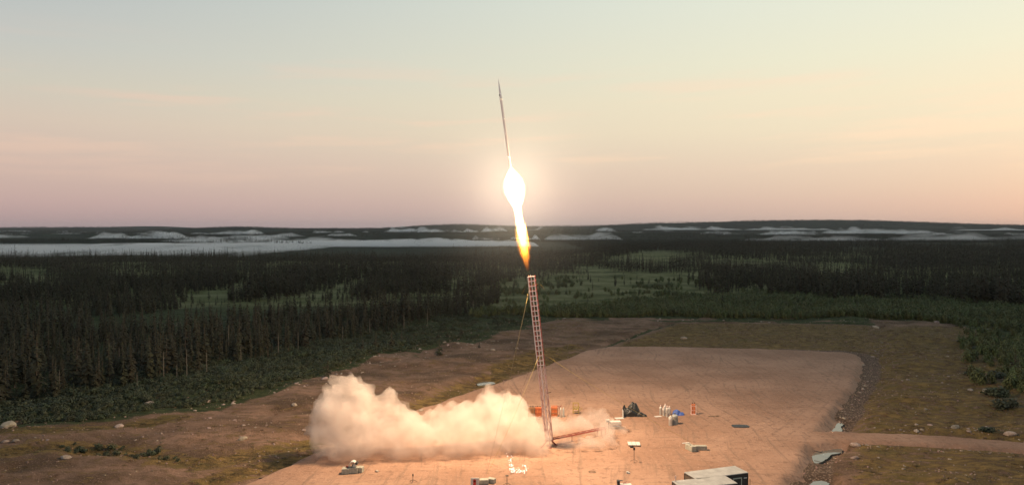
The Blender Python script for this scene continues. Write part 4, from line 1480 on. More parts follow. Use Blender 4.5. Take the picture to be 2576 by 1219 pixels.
def flame_material():
    m = bpy.data.materials.new('burning_exhaust')
    m.use_nodes = True
    t = NT(m.node_tree)
    tc = t.n('ShaderNodeTexCoord')
    sp = t.n('ShaderNodeSeparateXYZ')
    t.link(tc.outputs['Object'], sp.inputs[0])
    s_ = t.math('DIVIDE', sp.outputs[2], FL)
    mp = t.n('ShaderNodeMapping', inp={'Scale': (1.3, 1.3, 0.35)})
    t.link(tc.outputs['Object'], mp.inputs[0])
    nz = t.n('ShaderNodeTexNoise', inp={'Scale': 2.1, 'Detail': 5.0, 'Roughness': 0.65, 'Vector': mp.outputs[0]})
    rad = t.math('SQRT', t.math('ADD', t.math('POWER', sp.outputs[0], 2.0), t.math('POWER', sp.outputs[1], 2.0)))
    R_ = t.math('MULTIPLY', t.ramp(s_, [(p, (r_ / 2, r_ / 2, r_ / 2, 1)) for p, r_ in FR]), 2.0)
    q = t.math('DIVIDE', rad, R_)
    ragged = t.math('MULTIPLY', t.math('SUBTRACT', nz.outputs['Fac'], 0.5), t.mrange(s_, 0.2, 0.6, 0.3, 2.5))
    q = t.math('ADD', q, ragged)
    core = t.mrange(q, 0.45, 1.35, 1.0, 0.0)
    core = t.math('POWER', core, 1.6)
    col = t.ramp(t.math('ADD', s_, t.math('MULTIPLY', t.math('SUBTRACT', q, 0.3), 0.16)),
                 [(0.0, (1, .88, .72)), (0.45, (1, .84, .60)), (0.62, (1, .66, .26)), (0.76, (1, .45, .06)), (0.88, (1, .29, .015)), (1.0, (0.6, .12, .01))])
    pw = t.ramp(s_, [(0.0, (.9,) * 3), (0.2, (1,) * 3), (0.5, (.75,) * 3), (0.68, (.40,) * 3), (0.84, (.09,) * 3), (0.95, (.025,) * 3), (1.0, (0,) * 3)])
    st = t.math('MULTIPLY', t.math('MULTIPLY', core, pw), 22.0)
    em = t.n('ShaderNodeEmission', inp={'Color': col, 'Strength': st})
    tr1 = t.n('ShaderNodeBsdfTransparent', inp={'Color': (1, 1, 1, 1)})
    tr2 = t.n('ShaderNodeBsdfTransparent', inp={'Color': (0.99, 0.97, 0.95, 1)})
    mx = t.n('ShaderNodeMixShader', inp={0: 0.5})
    t.link(tr1.outputs[0], mx.inputs[1])
    t.link(tr2.outputs[0], mx.inputs[2])
    o = t.n('ShaderNodeOutputMaterial')
    t.link(em.outputs[0], o.inputs['Volume'])
    t.link(mx.outputs[0], o.inputs['Surface'])
    m.cycles.volume_step_rate = 0.12
    return m


flame.data.materials.append(flame_material())
fl_d = bpy.data.lights.new('flame_light', 'POINT')
fl_d.energy, fl_d.color, fl_d.shadow_soft_size = FLAME_POWER, FLAME_COLOR, 0.42
fl = bpy.data.objects.new('flame_light', fl_d)
COL.objects.link(fl)
fl.location = f0 + fd * FL * 0.2

# ------------------------------------------------------------------ gas cylinders and gear on the pad
def bottle(x, y, z0, r_, h_, mbody, mcap, parent_name, label, group=None, cap=True):
    t = empty(parent_name, (x, y, z0))
    MB().lathe([(r_, 0), (r_, h_ * 0.80), (r_ * 0.85, h_ * 0.86), (r_ * 0.40, h_ * 0.90)], 12).build('body', mbody, t, False)
    MB().lathe([(r_ * 0.42, h_ * 0.902), (r_ * 0.55, h_ * 0.93), (r_ * 0.5, h_ * 0.99), (r_ * 0.25, h_)], 10).build('cap', mcap, t)
    tag(t, label, 'gas cylinder', group)
    return t


def rack(c, nxx, wd, hgt, dep, m_, name, label):
    """open frame: base plate, corner bars and two chains"""
    t = empty(name, c)
    MB().box((0, 0, 0.05), (wd, dep, 0.1)).build('base', m_, t)
    for sx_ in (-1, 1):
        for sy_ in (-1, 1):
            MB().box((sx_ * (wd / 2 - 0.025), sy_ * (dep / 2 - 0.025), 0.1 + hgt * 0.36), (0.05, 0.05, hgt * 0.72)).build('post', m_, t)
    for zz in (0.35, 0.70):
        for sy_ in (-1, 1):
            MB().box((0, sy_ * (dep / 2 + 0.012), hgt * zz), (wd, 0.02, 0.06)).build('rail', m_, t)
    tag(t, label, 'rack')
    return t


for a, b, mb, mc, rm, nm, where in (
        (1336.5, 1048, 'brown_cyl', 'black', 'wood', 'brown', 'the leftmost rack behind the tower'),
        (1353.5, 1047.5, 'orange', 'black', 'dark_red', 'orange', 'the rack just left of the tower'),
        (1394, 1047, 'orange', 'orange', 'wood', 'orange', 'the rack just right of the tower')):
    c = gp(a, b)
    rk = rack(c, 4, 1.05, 1.75, 0.58, M[rm], 'cylinder_rack', 'low open steel rack of %s cylinders, %s' % (nm, where.replace('the ', '', 1)))
    for k in range(4):
        for q in range(2):
            bottle(c.x - 0.36 + 0.24 * k, c.y - 0.13 + 0.26 * q, c.z + 0.102, 0.112, 1.62, M[mb], M[mc], 'gas_cylinder',
                   '%s gas cylinder %s standing in %s' % (nm, 'in front' if q == 0 else 'at the back', where), 'cylinders in ' + where)
c = gp(1410, 1049)
bottle(c.x, c.y, c.z, 0.13, 1.5, M['steel'], M['white'], 'gas_cylinder', 'pale steel cylinder with white top right of the orange rack, left of two')
bottle(c.x + 0.42, c.y + 0.2, c.z, 0.15, 1.45, M['grey'], M['white'], 'gas_cylinder', 'grey cylinder with white collar right of the orange rack, right of two')
yk = MB()
yk.bar((-0.35, 0, 1.62), (0.05, 0, 1.40), 0.07).bar((0.1, 0, 1.40), (0.4, 0, 1.66), 0.07).bar((0.02, 0, 0), (0.02, 0, 1.5), 0.05)
o = yk.build('forked_stand', M['dark_red'])
o.location = gp(1406, 1046)
tag(o, 'dark forked stand behind the pale cylinders right of the tower', 'stand')
mt = MB().box((0, 0, 0.03), (3.2, 1.5, 0.06)).build('pallet_board', M['wood'])
mt.location = gp(1342, 1051.5)
mt.location.z += 0.0
tag(mt, 'flat board on the ground in front of the left-hand cylinder racks', 'board')

# yellow frame
c = gp(1448, 1040)
yf = empty('yellow_frame', c)
for xx in (-0.42, 0.42):
    for yy in (-0.3, 0.3):
        MB().bar((xx, yy, 0), (xx, yy, 1.65), 0.07).build('upright', M['yellow'], yf)
for zz, th in ((1.62, 0.07), (1.05, 0.06), (0.75, 0.10), (0.3, 0.06)):
    MB().bar((-0.42, -0.302, zz), (0.42, -0.302, zz), th).build('crossbar', M['yellow'], yf)
    MB().bar((-0.42, 0.302, zz), (0.42, 0.302, zz), th).build('crossbar', M['yellow'], yf)
MB().box((0, 0, 0.80), (0.76, 0.5, 0.04)).build('shelf', M['yellow'], yf)
MB().bar((0.45, -0.1, 1.1), (0.95, -0.1, 0.75), 0.06).bar((0.95, -0.1, 0.75), (0.5, -0.1, 0.4), 0.05).build('bracket', M['yellow'], yf)
tag(yf, 'open yellow steel work frame standing right of the cylinder racks', 'frame')

# workbench with pale covers
c = gp(1543, 1077)
wb = empty('workbench', c, 0.12)
MB().box((0.15, 0, 1.02), (1.7, 0.85, 0.10), bev=0.02).build('top', M['white'], wb)
MB().box((0.15, -0.44, 0.80), (1.7, 0.03, 0.32)).build('front_cover', M['white'], wb)
for xx in (-0.65, 0.95):
    for yy in (-0.36, 0.36):
        MB().box((xx, yy, 0.48), (0.07, 0.07, 0.96)).build('leg', M['grey'], wb)
MB().box((0.15, 0, 0.35), (1.55, 0.7, 0.04)).build('shelf', M['white'], wb)
tag(wb, 'pale workbench with hanging cover at the end of the red boom', 'workbench')
c2_ = gp(1530, 1079)
cb = empty('control_box', c2_)
MB().bar((0, 0, 0), (0, 0, 1.0), 0.08).build('post', M['black'], cb)
MB().box((-0.12, 0, 1.2), (0.55, 0.35, 0.4), bev=0.02).build('box', M['white'], cb)
MB().box((-0.12, -0.18, 1.22), (0.3, 0.02, 0.18)).build('panel', M['grey'], cb)
tag(cb, 'small white control box on a black post left of the workbench', 'control box')


# tarpaulin heaps
def heap(name, px_, wd, dp, hg, m_, seed, peaks):
    c = gp(*px_)
    n = 34
    V, F = [], []
    for j in range(n):
        for i in range(n):
            u, v = -1 + 2 * i / (n - 1), -1 + 2 * j / (n - 1)
            e = max(abs(u), abs(v))
            rr = math.hypot(u, v) or 1
            x, y = u * e / rr * (1.0 + .08 * math.sin(5 * math.atan2(v, u) + seed)), v * e / rr
            x, y = (u * .55 + x * .45), (v * .55 + y * .45)
            z = 0
            for qx_, qy_, qh, qr in peaks:
                z = max(z, qh * max(0, 1 - (math.hypot(x - qx_, y - qy_) / qr) ** 2) ** 0.65)
            z = z * (1 + .16 * mnoise.noise(Vector((x * 3, y * 3, seed)))) + 0.10 * abs(mnoise.noise(Vector((x * 6, y * 6, seed + 3)))) + 0.02
            if e > 0.97:
                z = -0.03
            V.append((x * wd / 2, y * dp / 2, z * hg))
    for j in range(n - 1):
        for i in range(n - 1):
            F.append((j * n + i, j * n + i + 1, (j + 1) * n + i + 1, (j + 1) * n + i))
    o = obj_from(name, V, F, m_)
    o.location = c
    return o


o = heap('tarp_heap', (1588, 1043), 2.9, 2.2, 1.75, M['tarp'], 4.0, [(-0.45, -0.1, 0.62, 0.55), (0.2, 0.1, 1.0, 0.75), (-0.1, -0.35, 0.6, 0.75), (-0.75, 0.1, 0.80, 0.25)])
tag(o, 'crumpled black tarpaulin thrown over a tall heap on the pad', 'tarp')
o = heap('tarp_heap', (1613, 1046), 1.7, 1.0, 0.65, M['tarp'], 9.0, [(-0.2, 0, 0.9, 0.8), (0.4, -0.2, 0.5, 0.6)])
tag(o, 'low tail of black tarpaulin lying right of the tall covered heap', 'tarp')
o = heap('blue_tarp', (1706, 1042), 1.75, 1.4, 0.75, M['blue'], 6.0, [(-0.3, 0.1, 0.9, 0.8), (0.4, -0.1, 0.45, 0.7)])
tag(o, 'low heap of blue tarpaulin beside the steel cylinders', 'tarp')
c = gp(1566, 1049)
o = MB().box((0, 0, 0.55), (0.06, 0.9, 1.1)).build('upright_board', M['white'])
o.location = c
tag(o, 'upright white panel at the left end of the black tarpaulin heap', 'panel')
o = MB().box((0, 0, 0.025), (1.3, 0.8, 0.05), rz=0.2).build('white_board', M['white'])
o.location = gp(1558, 1050) + Vector((-0.1, -0.4, 0))
tag(o, 'flat white board on the ground left of the black tarpaulin', 'board')

# steel dewars
for i, (a, b, h_, r_, lab) in enumerate(((1661, 1041.5, 1.40, 0.19, 'steel flask with white collar, leftmost of the cluster beside the blue tarpaulin'), (1669, 1045, 1.40, 0.19, 'steel flask with white collar, second from left by the blue tarpaulin'),
                                         (1677.5, 1047.5, 1.65, 0.20, 'tall steel flask in the middle of the cluster by the blue tarpaulin'), (1672.5, 1037, 1.4, 0.18, 'steel flask at the back of the cluster by the blue tarpaulin'),
                                         (1683, 1042, 1.35, 0.18, 'steel flask nearest the blue tarpaulin'))):
    c = gp(a, b)
    t = empty('steel_flask', c)
    MB().lathe([(r_ * 1.05, 0), (r_ * 1.05, 0.08), (r_, 0.1), (r_, h_ * 0.66), (r_ * 0.7, h_ * 0.72)], 14).build('body', M['steel'], t)
    MB().lathe([(r_ * 1.08, h_ * 0.62), (r_ * 1.08, h_ * 0.78), (r_ * 0.9, h_ * 0.80)], 14).build('collar', M['white'], t)
    MB().lathe([(r_ * 0.3, h_ * 0.802), (r_ * 0.3, h_ * 0.9), (r_ * 0.6, h_ * 0.93), (r_ * 0.2, h_)], 8).build('valve', M['tower_pale'], t)
    tag(t, lab, 'flask', 'steel flasks on the pad')
c = gp(1686, 1069)
t = empty('steel_flask', c)
MB().lathe([(0.27, 0), (0.27, 0.85), (0.2, 0.98)], 16).build('body', M['steel'], t)
MB().lathe([(0.285, 0.90), (0.285, 1.15), (0.24, 1.2)], 16).build('collar', M['white'], t)
MB().lathe([(0.1, 1.201), (0.18, 1.3), (0.05, 1.42)], 8).build('valve', M['white'], t)
tag(t, 'big steel flask with white collar standing alone in front of the cluster', 'flask')
c = gp(1697, 1066)
t = empty('liquid_tank', c)
MB().lathe([(0.42, 0), (0.42, 1.15), (0.36, 1.35), (0.15, 1.45)], 18).build('body', M['grey'], t)
hp = MB()
for k in range(7):
    zz = 0.15 + k * 0.16
    for q in range(18):
        a0, a1 = q * PI / 9, (q + 1) * PI / 9
        hp.bar((0.45 * math.cos(a0), 0.45 * math.sin(a0), zz), (0.45 * math.cos(a1), 0.45 * math.sin(a1), zz + 0.009), 0.03)
hp.build('coil', M['wood'], t)
MB().lathe([(0.12, 1.46), (0.12, 1.58), (0.05, 1.65)], 10).build('valve', M['black'], t)
tag(t, 'squat grey-green liquid tank wound with pipe behind the lone steel flask', 'tank')
o = MB().box((0, 0, 0.015), (1.1, 0.6, 0.03), rz=0.3).build('plastic_sheet', M['white'])
o.location = gp(1655, 1047)
tag(o, 'thin pale sheet flat on the gravel left of the steel flasks', 'sheet')

# two red cylinders in a stand
c = gp(1743.5, 1042)
rk = rack(c, 2, 0.74, 1.85, 0.5, M['tower_pale'], 'cylinder_stand', 'narrow pinkish stand holding two red cylinders, alone at right')
for k in (-1, 1):
    bottle(c.x + 0.155 * k, c.y - 0.02, c.z + 0.102, 0.135, 1.72, M['orange'], M['black'], 'gas_cylinder',
           'red gas cylinder with black cap in the lone stand at right, %s of two' % ('left' if k < 0 else 'right'))

# bits on the ground
c = gp(1795, 1047)
o = MB().bar((-0.85, -0.05, 0.07), (0.8, 0.06, 0.05), 0.09).bar((0.3, 0, 0.06), (0.55, -0.05, 0.2), 0.08).build('dark_pole', M['wood'])
o.location = c
tag(o, 'dark pole lying on the gravel right of the red cylinders', 'pole')
c = gp(1862, 1071)
o = heap('dark_mat', (1862, 1071), 2.5, 1.5, 0.10, M['black'], 2.0, [(0, 0, 0.9, 2.0)])
tag(o, 'flat dark mat lying alone on the open gravel at right', 'mat')

# white slab pallet
c = gp(1594, 1118)
sp_ = empty('slab_pallet', c, -0.05)
MB().box((0.05, -0.02, 0.09), (1.6, 0.9, 0.14)).build('base', M['black'], sp_)
for k in range(3):
    MB().box((-0.53 + 0.54 * k, 0.0, 0.225), (0.50, 1.15, 0.09), rx=0.10, bev=0.015).build('slab', M['white'], sp_)
tag(sp_, 'three pale slabs side by side on a dark base in front of the tarpaulin', 'pallet')
o = MB().box((0, 0, 0.1), (0.42, 0.3, 0.2), bev=0.02).box((0.1, 0, 0.24), (0.15, 0.2, 0.08)).build('black_case', M['black'])
o.location = gp(1588.5, 1124)
tag(o, 'small black case on the gravel below the pale slabs', 'case')


def light_stand(a, b, h_, head, label):
    t = empty('stand', gp(a, b))
    MB().cyl((0, 0, 0.1), (0, 0, h_ - 0.2), 0.03, n=8).build('pole', M['black'], t)
    for k in range(3):
        an = k * 2.09 + 0.4
        MB().bar((0, 0, 0.28), (math.cos(an) * 0.5, math.sin(an) * 0.5, 0.015), 0.035).build('leg', M['black'], t)
    MB().box((0, 0, h_ - 0.05), head, bev=0.015).build('head', M['black'], t)
    tag(t, label, 'stand')


light_stand(1594.5, 1160, 1.65, (0.22, 0.2, 0.32), 'black camera stand with boxy head in front of the pale slabs')
light_stand(1275, 1221, 1.15, (0.34, 0.2, 0.10), 'black stand with small T-shaped head in front of the sparks')
light_stand(1038.5, 1213, 0.85, (0.13, 0.13, 0.26), 'thin black stand at the front left of the smoke')
light_stand(1886, 1226, 0.95, (0.06, 0.06, 0.3), 'thin dark stake right of the dark sheds')


def block(px_, size, rz, label, zoff=0):
    c = gp(*px_)
    o = MB().box((0, 0, size[2] / 2), size, bev=0.03).build('concrete_block', M['concrete'])
    o.location = (c.x, c.y, c.z + zoff)
    o.rotation_euler = (0, 0, rz)
    tag(o, label, 'concrete block', 'concrete anchor blocks')
    return o


bk = block((1737, 1130), (0.72, 1.5, 0.68), 0.38, 'concrete block seen end-on under the yellow straps at right')
block((1762, 1129), (1.5, 0.6, 0.58), -0.05, 'long concrete block lying sideways right of the end-on one')
block((869.5, 1189), (0.82, 0.9, 0.62), 0.05, 'left concrete block of three before the smoke')
block((888.5, 1188), (1.05, 0.8, 0.68), 0.12, 'middle concrete block of three under the white duct')
block((906, 1186), (0.68, 0.8, 0.62), -0.15, 'right concrete block of three before the smoke')
block((1217, 1215), (1.0, 0.75, 0.5), 0.1, 'front concrete block holding the pair of yellow straps')
block((1236, 1213), (0.85, 0.6, 0.5), -0.45, 'tilted dark-sided concrete block right of the front strap anchor')
o = MB().box((0, 0, 0), (0.9, 0.25, 0.05), ry=-0.1).build('wood_plank', M['white'])
o.location = bk.location + Vector((-0.45, 0.75, 0.72))
tag(o, 'pale plank lying across the end-on concrete block', 'plank')
# chain and hook on the strap anchor block
ch = MB()
for k in range(6):
    ch.bar((0.06 * math.sin(k * 1.7), -0.05 * k, 0.02 * (k % 2)), (0.06 * math.sin((k + 1) * 1.7), -0.05 * (k + 1), 0.02 * ((k + 1) % 2)), 0.035)
o = ch.build('chain', M['black'])
o.location = bk.location + Vector((-0.1, 0.1, 0.70))
tag(o, 'short dark chain lying on the end-on concrete block', 'chain')

# bent white duct with dark mouth on the three blocks
c = gp(893, 1188)
du = empty('duct', (c.x - 0.25, c.y + 0.1, c.z + 0.69))
b = MB()
n = 12
pathp = []
for k in range(n):
    t = k / (n - 1)
    an = PI * (1.0 - 0.72 * t)
    pathp.append(Vector((0.42 * math.cos(an), 0, 0.06 + 0.55 * math.sin(an))))
V, F = [], []
for k, p in enumerate(pathp):
    for y in (-0.36, 0.36):
        V.append((p.x, y, p.z))
for k in range(n - 1):
    F.append((2 * k, 2 * k + 1, 2 * k + 3, 2 * k + 2))
sh = obj_from('shell', V, F, M['white'], du)
sol = sh.modifiers.new('thick', 'SOLIDIFY')
sol.thickness = 0.05
MB().box((0.44, 0.0, 0.42), (0.30, 0.62, 0.22), ry=0.75, bev=0.04).build('mouth', M['black'], du)
one('hoop', (-0.10, -0.37, 0.0), (0.10, -0.37, 0.50), 0.06, M['black'], du)
MB().box((0.12, -0.05, 0.13), (0.42, 0.5, 0.26), bev=0.03).build('bag', M['white'], du)
tag(du, 'bent white duct with black mouth standing on the concrete blocks', 'duct')
o = MB().box((0, 0, 0.09), (0.26, 0.2, 0.18), bev=0.02).box((0.16, 0, 0.05), (0.12, 0.1, 0.08)).build('red_box', M['dark_red'])
c = gp(873, 1188)
o.location = (c.x, c.y, c.z + 0.625)
tag(o, 'small dark red box on the left concrete block', 'box')

# white board with red mark at the bottom
c = gp(1194, 1226)
sb = empty('marker_board', c)
MB().box((0, 0, 0.55), (0.92, 0.10, 1.05), bev=0.02).build('board', M['white'], sb)
MB().lathe([(0.16, 0), (0.16, 0.02)], 16, (-0.02, -0.052, 0.78), Euler((PI / 2, 0, 0)).to_quaternion()).build('red_mark', M['sign_red'], sb)
MB().box((-0.02, -0.062, 0.50), (0.30, 0.02, 0.56)).build('red_bar', M['sign_red'], sb)
for xx in (-0.3, 0.3):
    MB().box((xx, 0.2, 0.03), (0.08, 0.5, 0.06)).build('foot', M['grey'], sb)
tag(sb, 'white board with a red rounded mark beside the front strap anchor', 'board')

# equipment table at the bottom edge
c = gp(1568, 1242)
et = empty('equipment_table', c)
MB().box((0.1, 0, 0.98), (1.5, 0.8, 0.06), bev=0.01).build('top', M['white'], et)
for xx in (-0.58, 0.78):
    for yy in (-0.33, 0.33):
        MB().box((xx, yy, 0.475), (0.06, 0.06, 0.95)).build('leg', M['grey'], et)
tag(et, 'white-topped equipment table at the bottom edge left of the sheds', 'table')
o = MB().box((0, 0, 0.22), (0.28, 0.5, 0.44), bev=0.02).box((0.28, 0.1, 0.38), (0.4, 0.2, 0.05)).build('black_speaker', M['black'])
o.location = (c.x - 0.56, c.y, c.z + 1.012)
tag(o, 'black box standing on the left end of the equipment table', 'box')
o = MB().bar((0, 0, 0.02), (0.45, 0, 0.22), 0.12, 0.03).build('open_lid', M['dark_red'])
o.location = (c.x - 0.02, c.y + 0.3, c.z + 1.012)
tag(o, 'small dark open lid at the back of the equipment table', 'lid')
o = MB().box((0, 0, 0.11), (0.26, 0.2, 0.22), bev=0.03, rz=0.5).box((0.15, -0.1, 0.08), (0.2, 0.16, 0.16), rz=0.4).build('paper_bag', M['white'])
o.location = gp(1578, 1189)
tag(o, 'crumpled white bag on the gravel left of the sheds', 'bag')
# coil of hose near the tower foot
hp = MB()
for q in range(20):
    a0, a1 = q * PI / 10, (q + 1) * PI / 10
    for rr in (0.55, 0.62):
        hp.bar((rr * math.cos(a0), rr * math.sin(a0), 0.05), (rr * math.cos(a1), rr * math.sin(a1), 0.05), 0.07)
o = hp.build('hose_coil', M['dark_red'])
o.location = gp(1414, 1119)
tag(o, 'coil of dark hose on the ground right of the tower foot', 'hose')
hp = MB()
for q in range(14):
    a0, a1 = q * PI / 7, (q + 1) * PI / 7
    hp.bar((0.4 * math.cos(a0), 0.3 * math.sin(a0), 0.04), (0.4 * math.cos(a1), 0.3 * math.sin(a1), 0.04), 0.05)
o = hp.build('cable_loop', M['wood'])
o.location = gp(1489, 1186)
tag(o, 'loop of dark cable on the gravel in front of the thin smoke', 'cable')
o = MB().bar((-0.2, 0, 0.05), (0.25, 0.1, 0.06), 0.09).bar((0.35, 0.12, 0.05), (0.6, 0.2, 0.05), 0.07).build('wood_scrap', M['black'])
o.location = gp(655, 1198)
tag(o, 'dark scrap of timber on the pad edge at lower left', 'scrap')
o = MB().bar((0.0, 0, 0.03), (0.62, -0.75, 0.05), 0.09).bar((0.62, -0.75, 0.05), (0.85, -0.35, 0.12), 0.08).build('bent_pipe', M['black'])
o.location = G(2048, 1133, -0.35)
tag(o, 'bent dark pipe lying in the grey puddle beside the road', 'pipe')


# ------------------------------------------------------------------ dark sheds
def shed(p_left, p_right, p_front, zr, label):
    """p_left/p_right: back roof corners, p_front: front-left roof corner, all in pixels"""
    a, b, f_ = G(*p_left, zr), G(*p_right, zr), G(*p_front, zr)
    xd = (b - a)
    L_ = xd.length
    xd.normalize()
    yd = Vector((-xd.y, xd.x, 0))
    D_ = 2.25
    org = a - yd * D_                                   # front-left corner, wall faces the camera
    ang = math.atan2(xd.y, xd.x)
    g_ = pad_height(org.x + xd.x * L_ / 2, org.y)
    hgt = zr - g_
    t = empty('shed', (org.x, org.y, g_), ang)
    MB().box((L_ / 2, 0.035, hgt / 2 - 0.08), (L_ - 0.16, 0.07, hgt - 0.18)).build('front_wall', M['wall_dark'], t)
    MB().box((L_ / 2, D_ - 0.035, hgt / 2 - 0.08), (L_ - 0.16, 0.07, hgt - 0.18)).build('back_wall', M['wall_dark'], t)
    for xx, nm in ((0.04, 'end_wall'), (L_ - 0.04, 'end_wall')):
        MB().box((xx, D_ / 2, hgt / 2 - 0.08), (0.07, D_ - 0.1, hgt - 0.18)).build(nm, M['wall_brown'] if xx < 1 else M['wall_dark'], t)
    for xx in (0.03, L_ - 0.03):
        for yy in (0.03, D_ - 0.03):
            MB().box((xx, yy, hgt / 2 - 0.06), (0.11, 0.11, hgt - 0.14)).build('corner_post', M['black'], t)
    MB().box((L_ / 2, D_ / 2, hgt - 0.045), (L_ + 0.06, D_ + 0.08, 0.09), bev=0.02).build('roof', M['roof'], t)
    MB().box((L_ / 2, -0.02, hgt - 0.15), (L_ - 0.1, 0.03, 0.10)).build('gutter', M['black'], t)
    ns_ = int(L_ / 0.42)
    rb_ = MB()
    for k in range(ns_):
        x = 0.25 + k * 0.42
        if L_ * 0.66 < x < L_ * 0.9:
            continue
        MB().box((x, -0.012, hgt / 2 - 0.1), (0.10, 0.025, hgt - 0.4)).build('wall_rib', M['wall_dark'], t)
    dx_ = L_ * 0.79
    fr = MB()
    MB().box((dx_ - 0.50, -0.02, 1.05), (0.10, 0.06, 2.1)).build('door_jamb', M['frame'], t)
    MB().box((dx_ + 0.50, -0.02, 1.05), (0.10, 0.06, 2.1)).build('door_jamb', M['frame'], t)
    MB().box((dx_, -0.02, 2.15), (1.10, 0.06, 0.10)).build('door_head', M['frame'], t)
    d = MB().box((dx_, -0.012, 1.03), (0.88, 0.03, 2.02)).build('door', M['wall_dark'], t)
    MB().box((dx_ + 0.30, -0.06, 1.15), (0.16, 0.06, 0.05)).build('handle', M['frame'], d)
    MB().box((dx_, -0.032, 1.62), (0.4, 0.012, 0.5)).build('door_panel', M['black'], d)
    MB().box((L_ - 0.36, -0.05, 2.10), (0.40, 0.08, 0.10), bev=0.02).build('lamp', M['white'], t)
    tag(t, label, 'shed')
    return t


shed((1721, 1186), (1848, 1170), (1753, 1199), 2.62, 'dark shed with pale roof at the bottom right, farther of two')
s2_ = shed((1690, 1208), (1824, 1195), (1708, 1221), 2.62, 'dark shed with pale roof at the bottom right, nearer of two')
o = MB().bar((0, 0, 0), (0, 0, 0.45), 0.06).box((0, 0, 0.5), (0.10, 0.10, 0.16)).build('roof_vent', M['tower_pale'], s2_)
o.location = (0.25, 2.0, 2.6)

# ------------------------------------------------------------------ burning sparks
spk = bpy.data.materials.new('burning_sparks')
spk.use_nodes = True
t = NT(spk.node_tree)
oi_ = t.n('ShaderNodeNewGeometry')
em = t.n('ShaderNodeEmission', inp={'Color': t.ramp(oi_.outputs['Random Per Island'], [(0.0, (1, .45, .32)), (0.5, (1, .74, .55)), (1.0, (1, .92, .85))]), 'Strength': 2.4})
o_ = t.n('ShaderNodeOutputMaterial')
t.link(em.outputs[0], o_.inputs['Surface'])
SPK = [(1275.8, 1136.5, 3), (1277, 1143, 2), (1286, 1148, 6), (1284, 1156, 6), (1283.5, 1163, 6), (1286, 1170, 8), (1285, 1178, 14), (1289, 1183, 16), (1297.5, 1187, 18), (1303, 1183, 14), (1310, 1186, 22),
       (1318, 1184, 18), (1324, 1179, 10), (1320.5, 1171, 12), (1290, 1178, 8), (1268, 1169, 1), (1280, 1167, 2)]
b = MB()
for a, bb, n_ in SPK:
    for k in range(n_):
        p = P(a + random.gauss(0, 2.6), bb + random.gauss(0, 3.0), 84.5 + random.uniform(-0.4, 0.4))
        r_ = random.uniform(0.02, 0.075)
        q = Euler((random.uniform(0, 6), random.uniform(0, 6), 0)).to_quaternion()
        vs_ = [p + q @ Vector(v) * r_ for v in ((1, 0, 0), (-1, 0, 0), (0, 1, 0), (0, -1, 0), (0, 0, 1.2), (0, 0, -1.2))]
        b.add(vs_, [(0, 2, 4), (2, 1, 4), (1, 3, 4), (3, 0, 4), (2, 0, 5), (1, 2, 5), (3, 1, 5), (0, 3, 5)])
o = b.build('sparks', spk)
tag(o, 'curl of white-hot sparks hanging just above the gravel', kind='stuff')


# ------------------------------------------------------------------ smoke
def billow_mesh(name, blobs, voxel, amp, seed, kids=5, floor=True):
    r = random.Random(seed)
    bm = bmesh.new()

    def ball(c, rr, sub):
        n0 = len(bm.verts)
        bmesh.ops.create_icosphere(bm, subdivisions=sub, radius=rr, matrix=Matrix.Translation(c))
    for dx_, dy_, rp, yy in blobs:
        c = P(dx_, dy_, yy)
        rr = rp / FPX * yy
        ball(c, rr, 3)
        for k in range(kids):
            d = Vector((r.gauss(0, 1), r.gauss(0, 1), r.gauss(0.15, 0.8))).normalized()
            r2 = rr * r.uniform(0.28, 0.5)
            c2 = c + d * rr * r.uniform(0.75, 0.95)
            ball(c2, r2, 2)
            for q in range(3):
                d2 = (d + Vector((r.gauss(0, .7), r.gauss(0, .7), r.gauss(0, .7)))).normalized()
                ball(c2 + d2 * r2 * 0.85, r2 * r.uniform(0.3, 0.5), 2)
    me0 = bpy.data.meshes.new(name)
    bm.to_mesh(me0)
    bm.free()
    o = bpy.data.objects.new(name, me0)
    COL.objects.link(o)
    md = o.modifiers.new('r', 'REMESH')
    md.mode, md.voxel_size = 'VOXEL', voxel
    dg = bpy.context.evaluated_depsgraph_get()
    me = bpy.data.meshes.new_from_object(o.evaluated_get(dg))
    bpy.data.objects.remove(o)
    nv = len(me.vertices)
    co = np.zeros(nv * 3, np.float32)
    no = np.zeros(nv * 3, np.float32)
    me.vertices.foreach_get('co', co)
    me.vertices.foreach_get('normal', no)
    co, no = co.reshape(-1, 3), no.reshape(-1, 3)
    dsp = np.zeros(nv, np.float32)
    for i in range(nv):
        p = Vector(co[i])
        dsp[i] = (abs(mnoise.noise(p * 0.55)) - 0.3) * 1.0 + (abs(mnoise.noise(p * 1.3 + Vector((9, 2, 4)))) - 0.25) * 0.55 + (abs(mnoise.noise(p * 3.1)) - 0.25) * 0.16
    co = co + no * (dsp * amp)[:, None]
    if floor:
        co[:, 2] = np.maximum(co[:, 2], 0.12 + 0.0 * co[:, 2])
    me.vertices.foreach_set('co', co.ravel())
    me.update()
    me.polygons.foreach_set('use_smooth', [True] * len(me.polygons))
    o = bpy.data.objects.new(name, me)
    COL.objects.link(o)
    return o


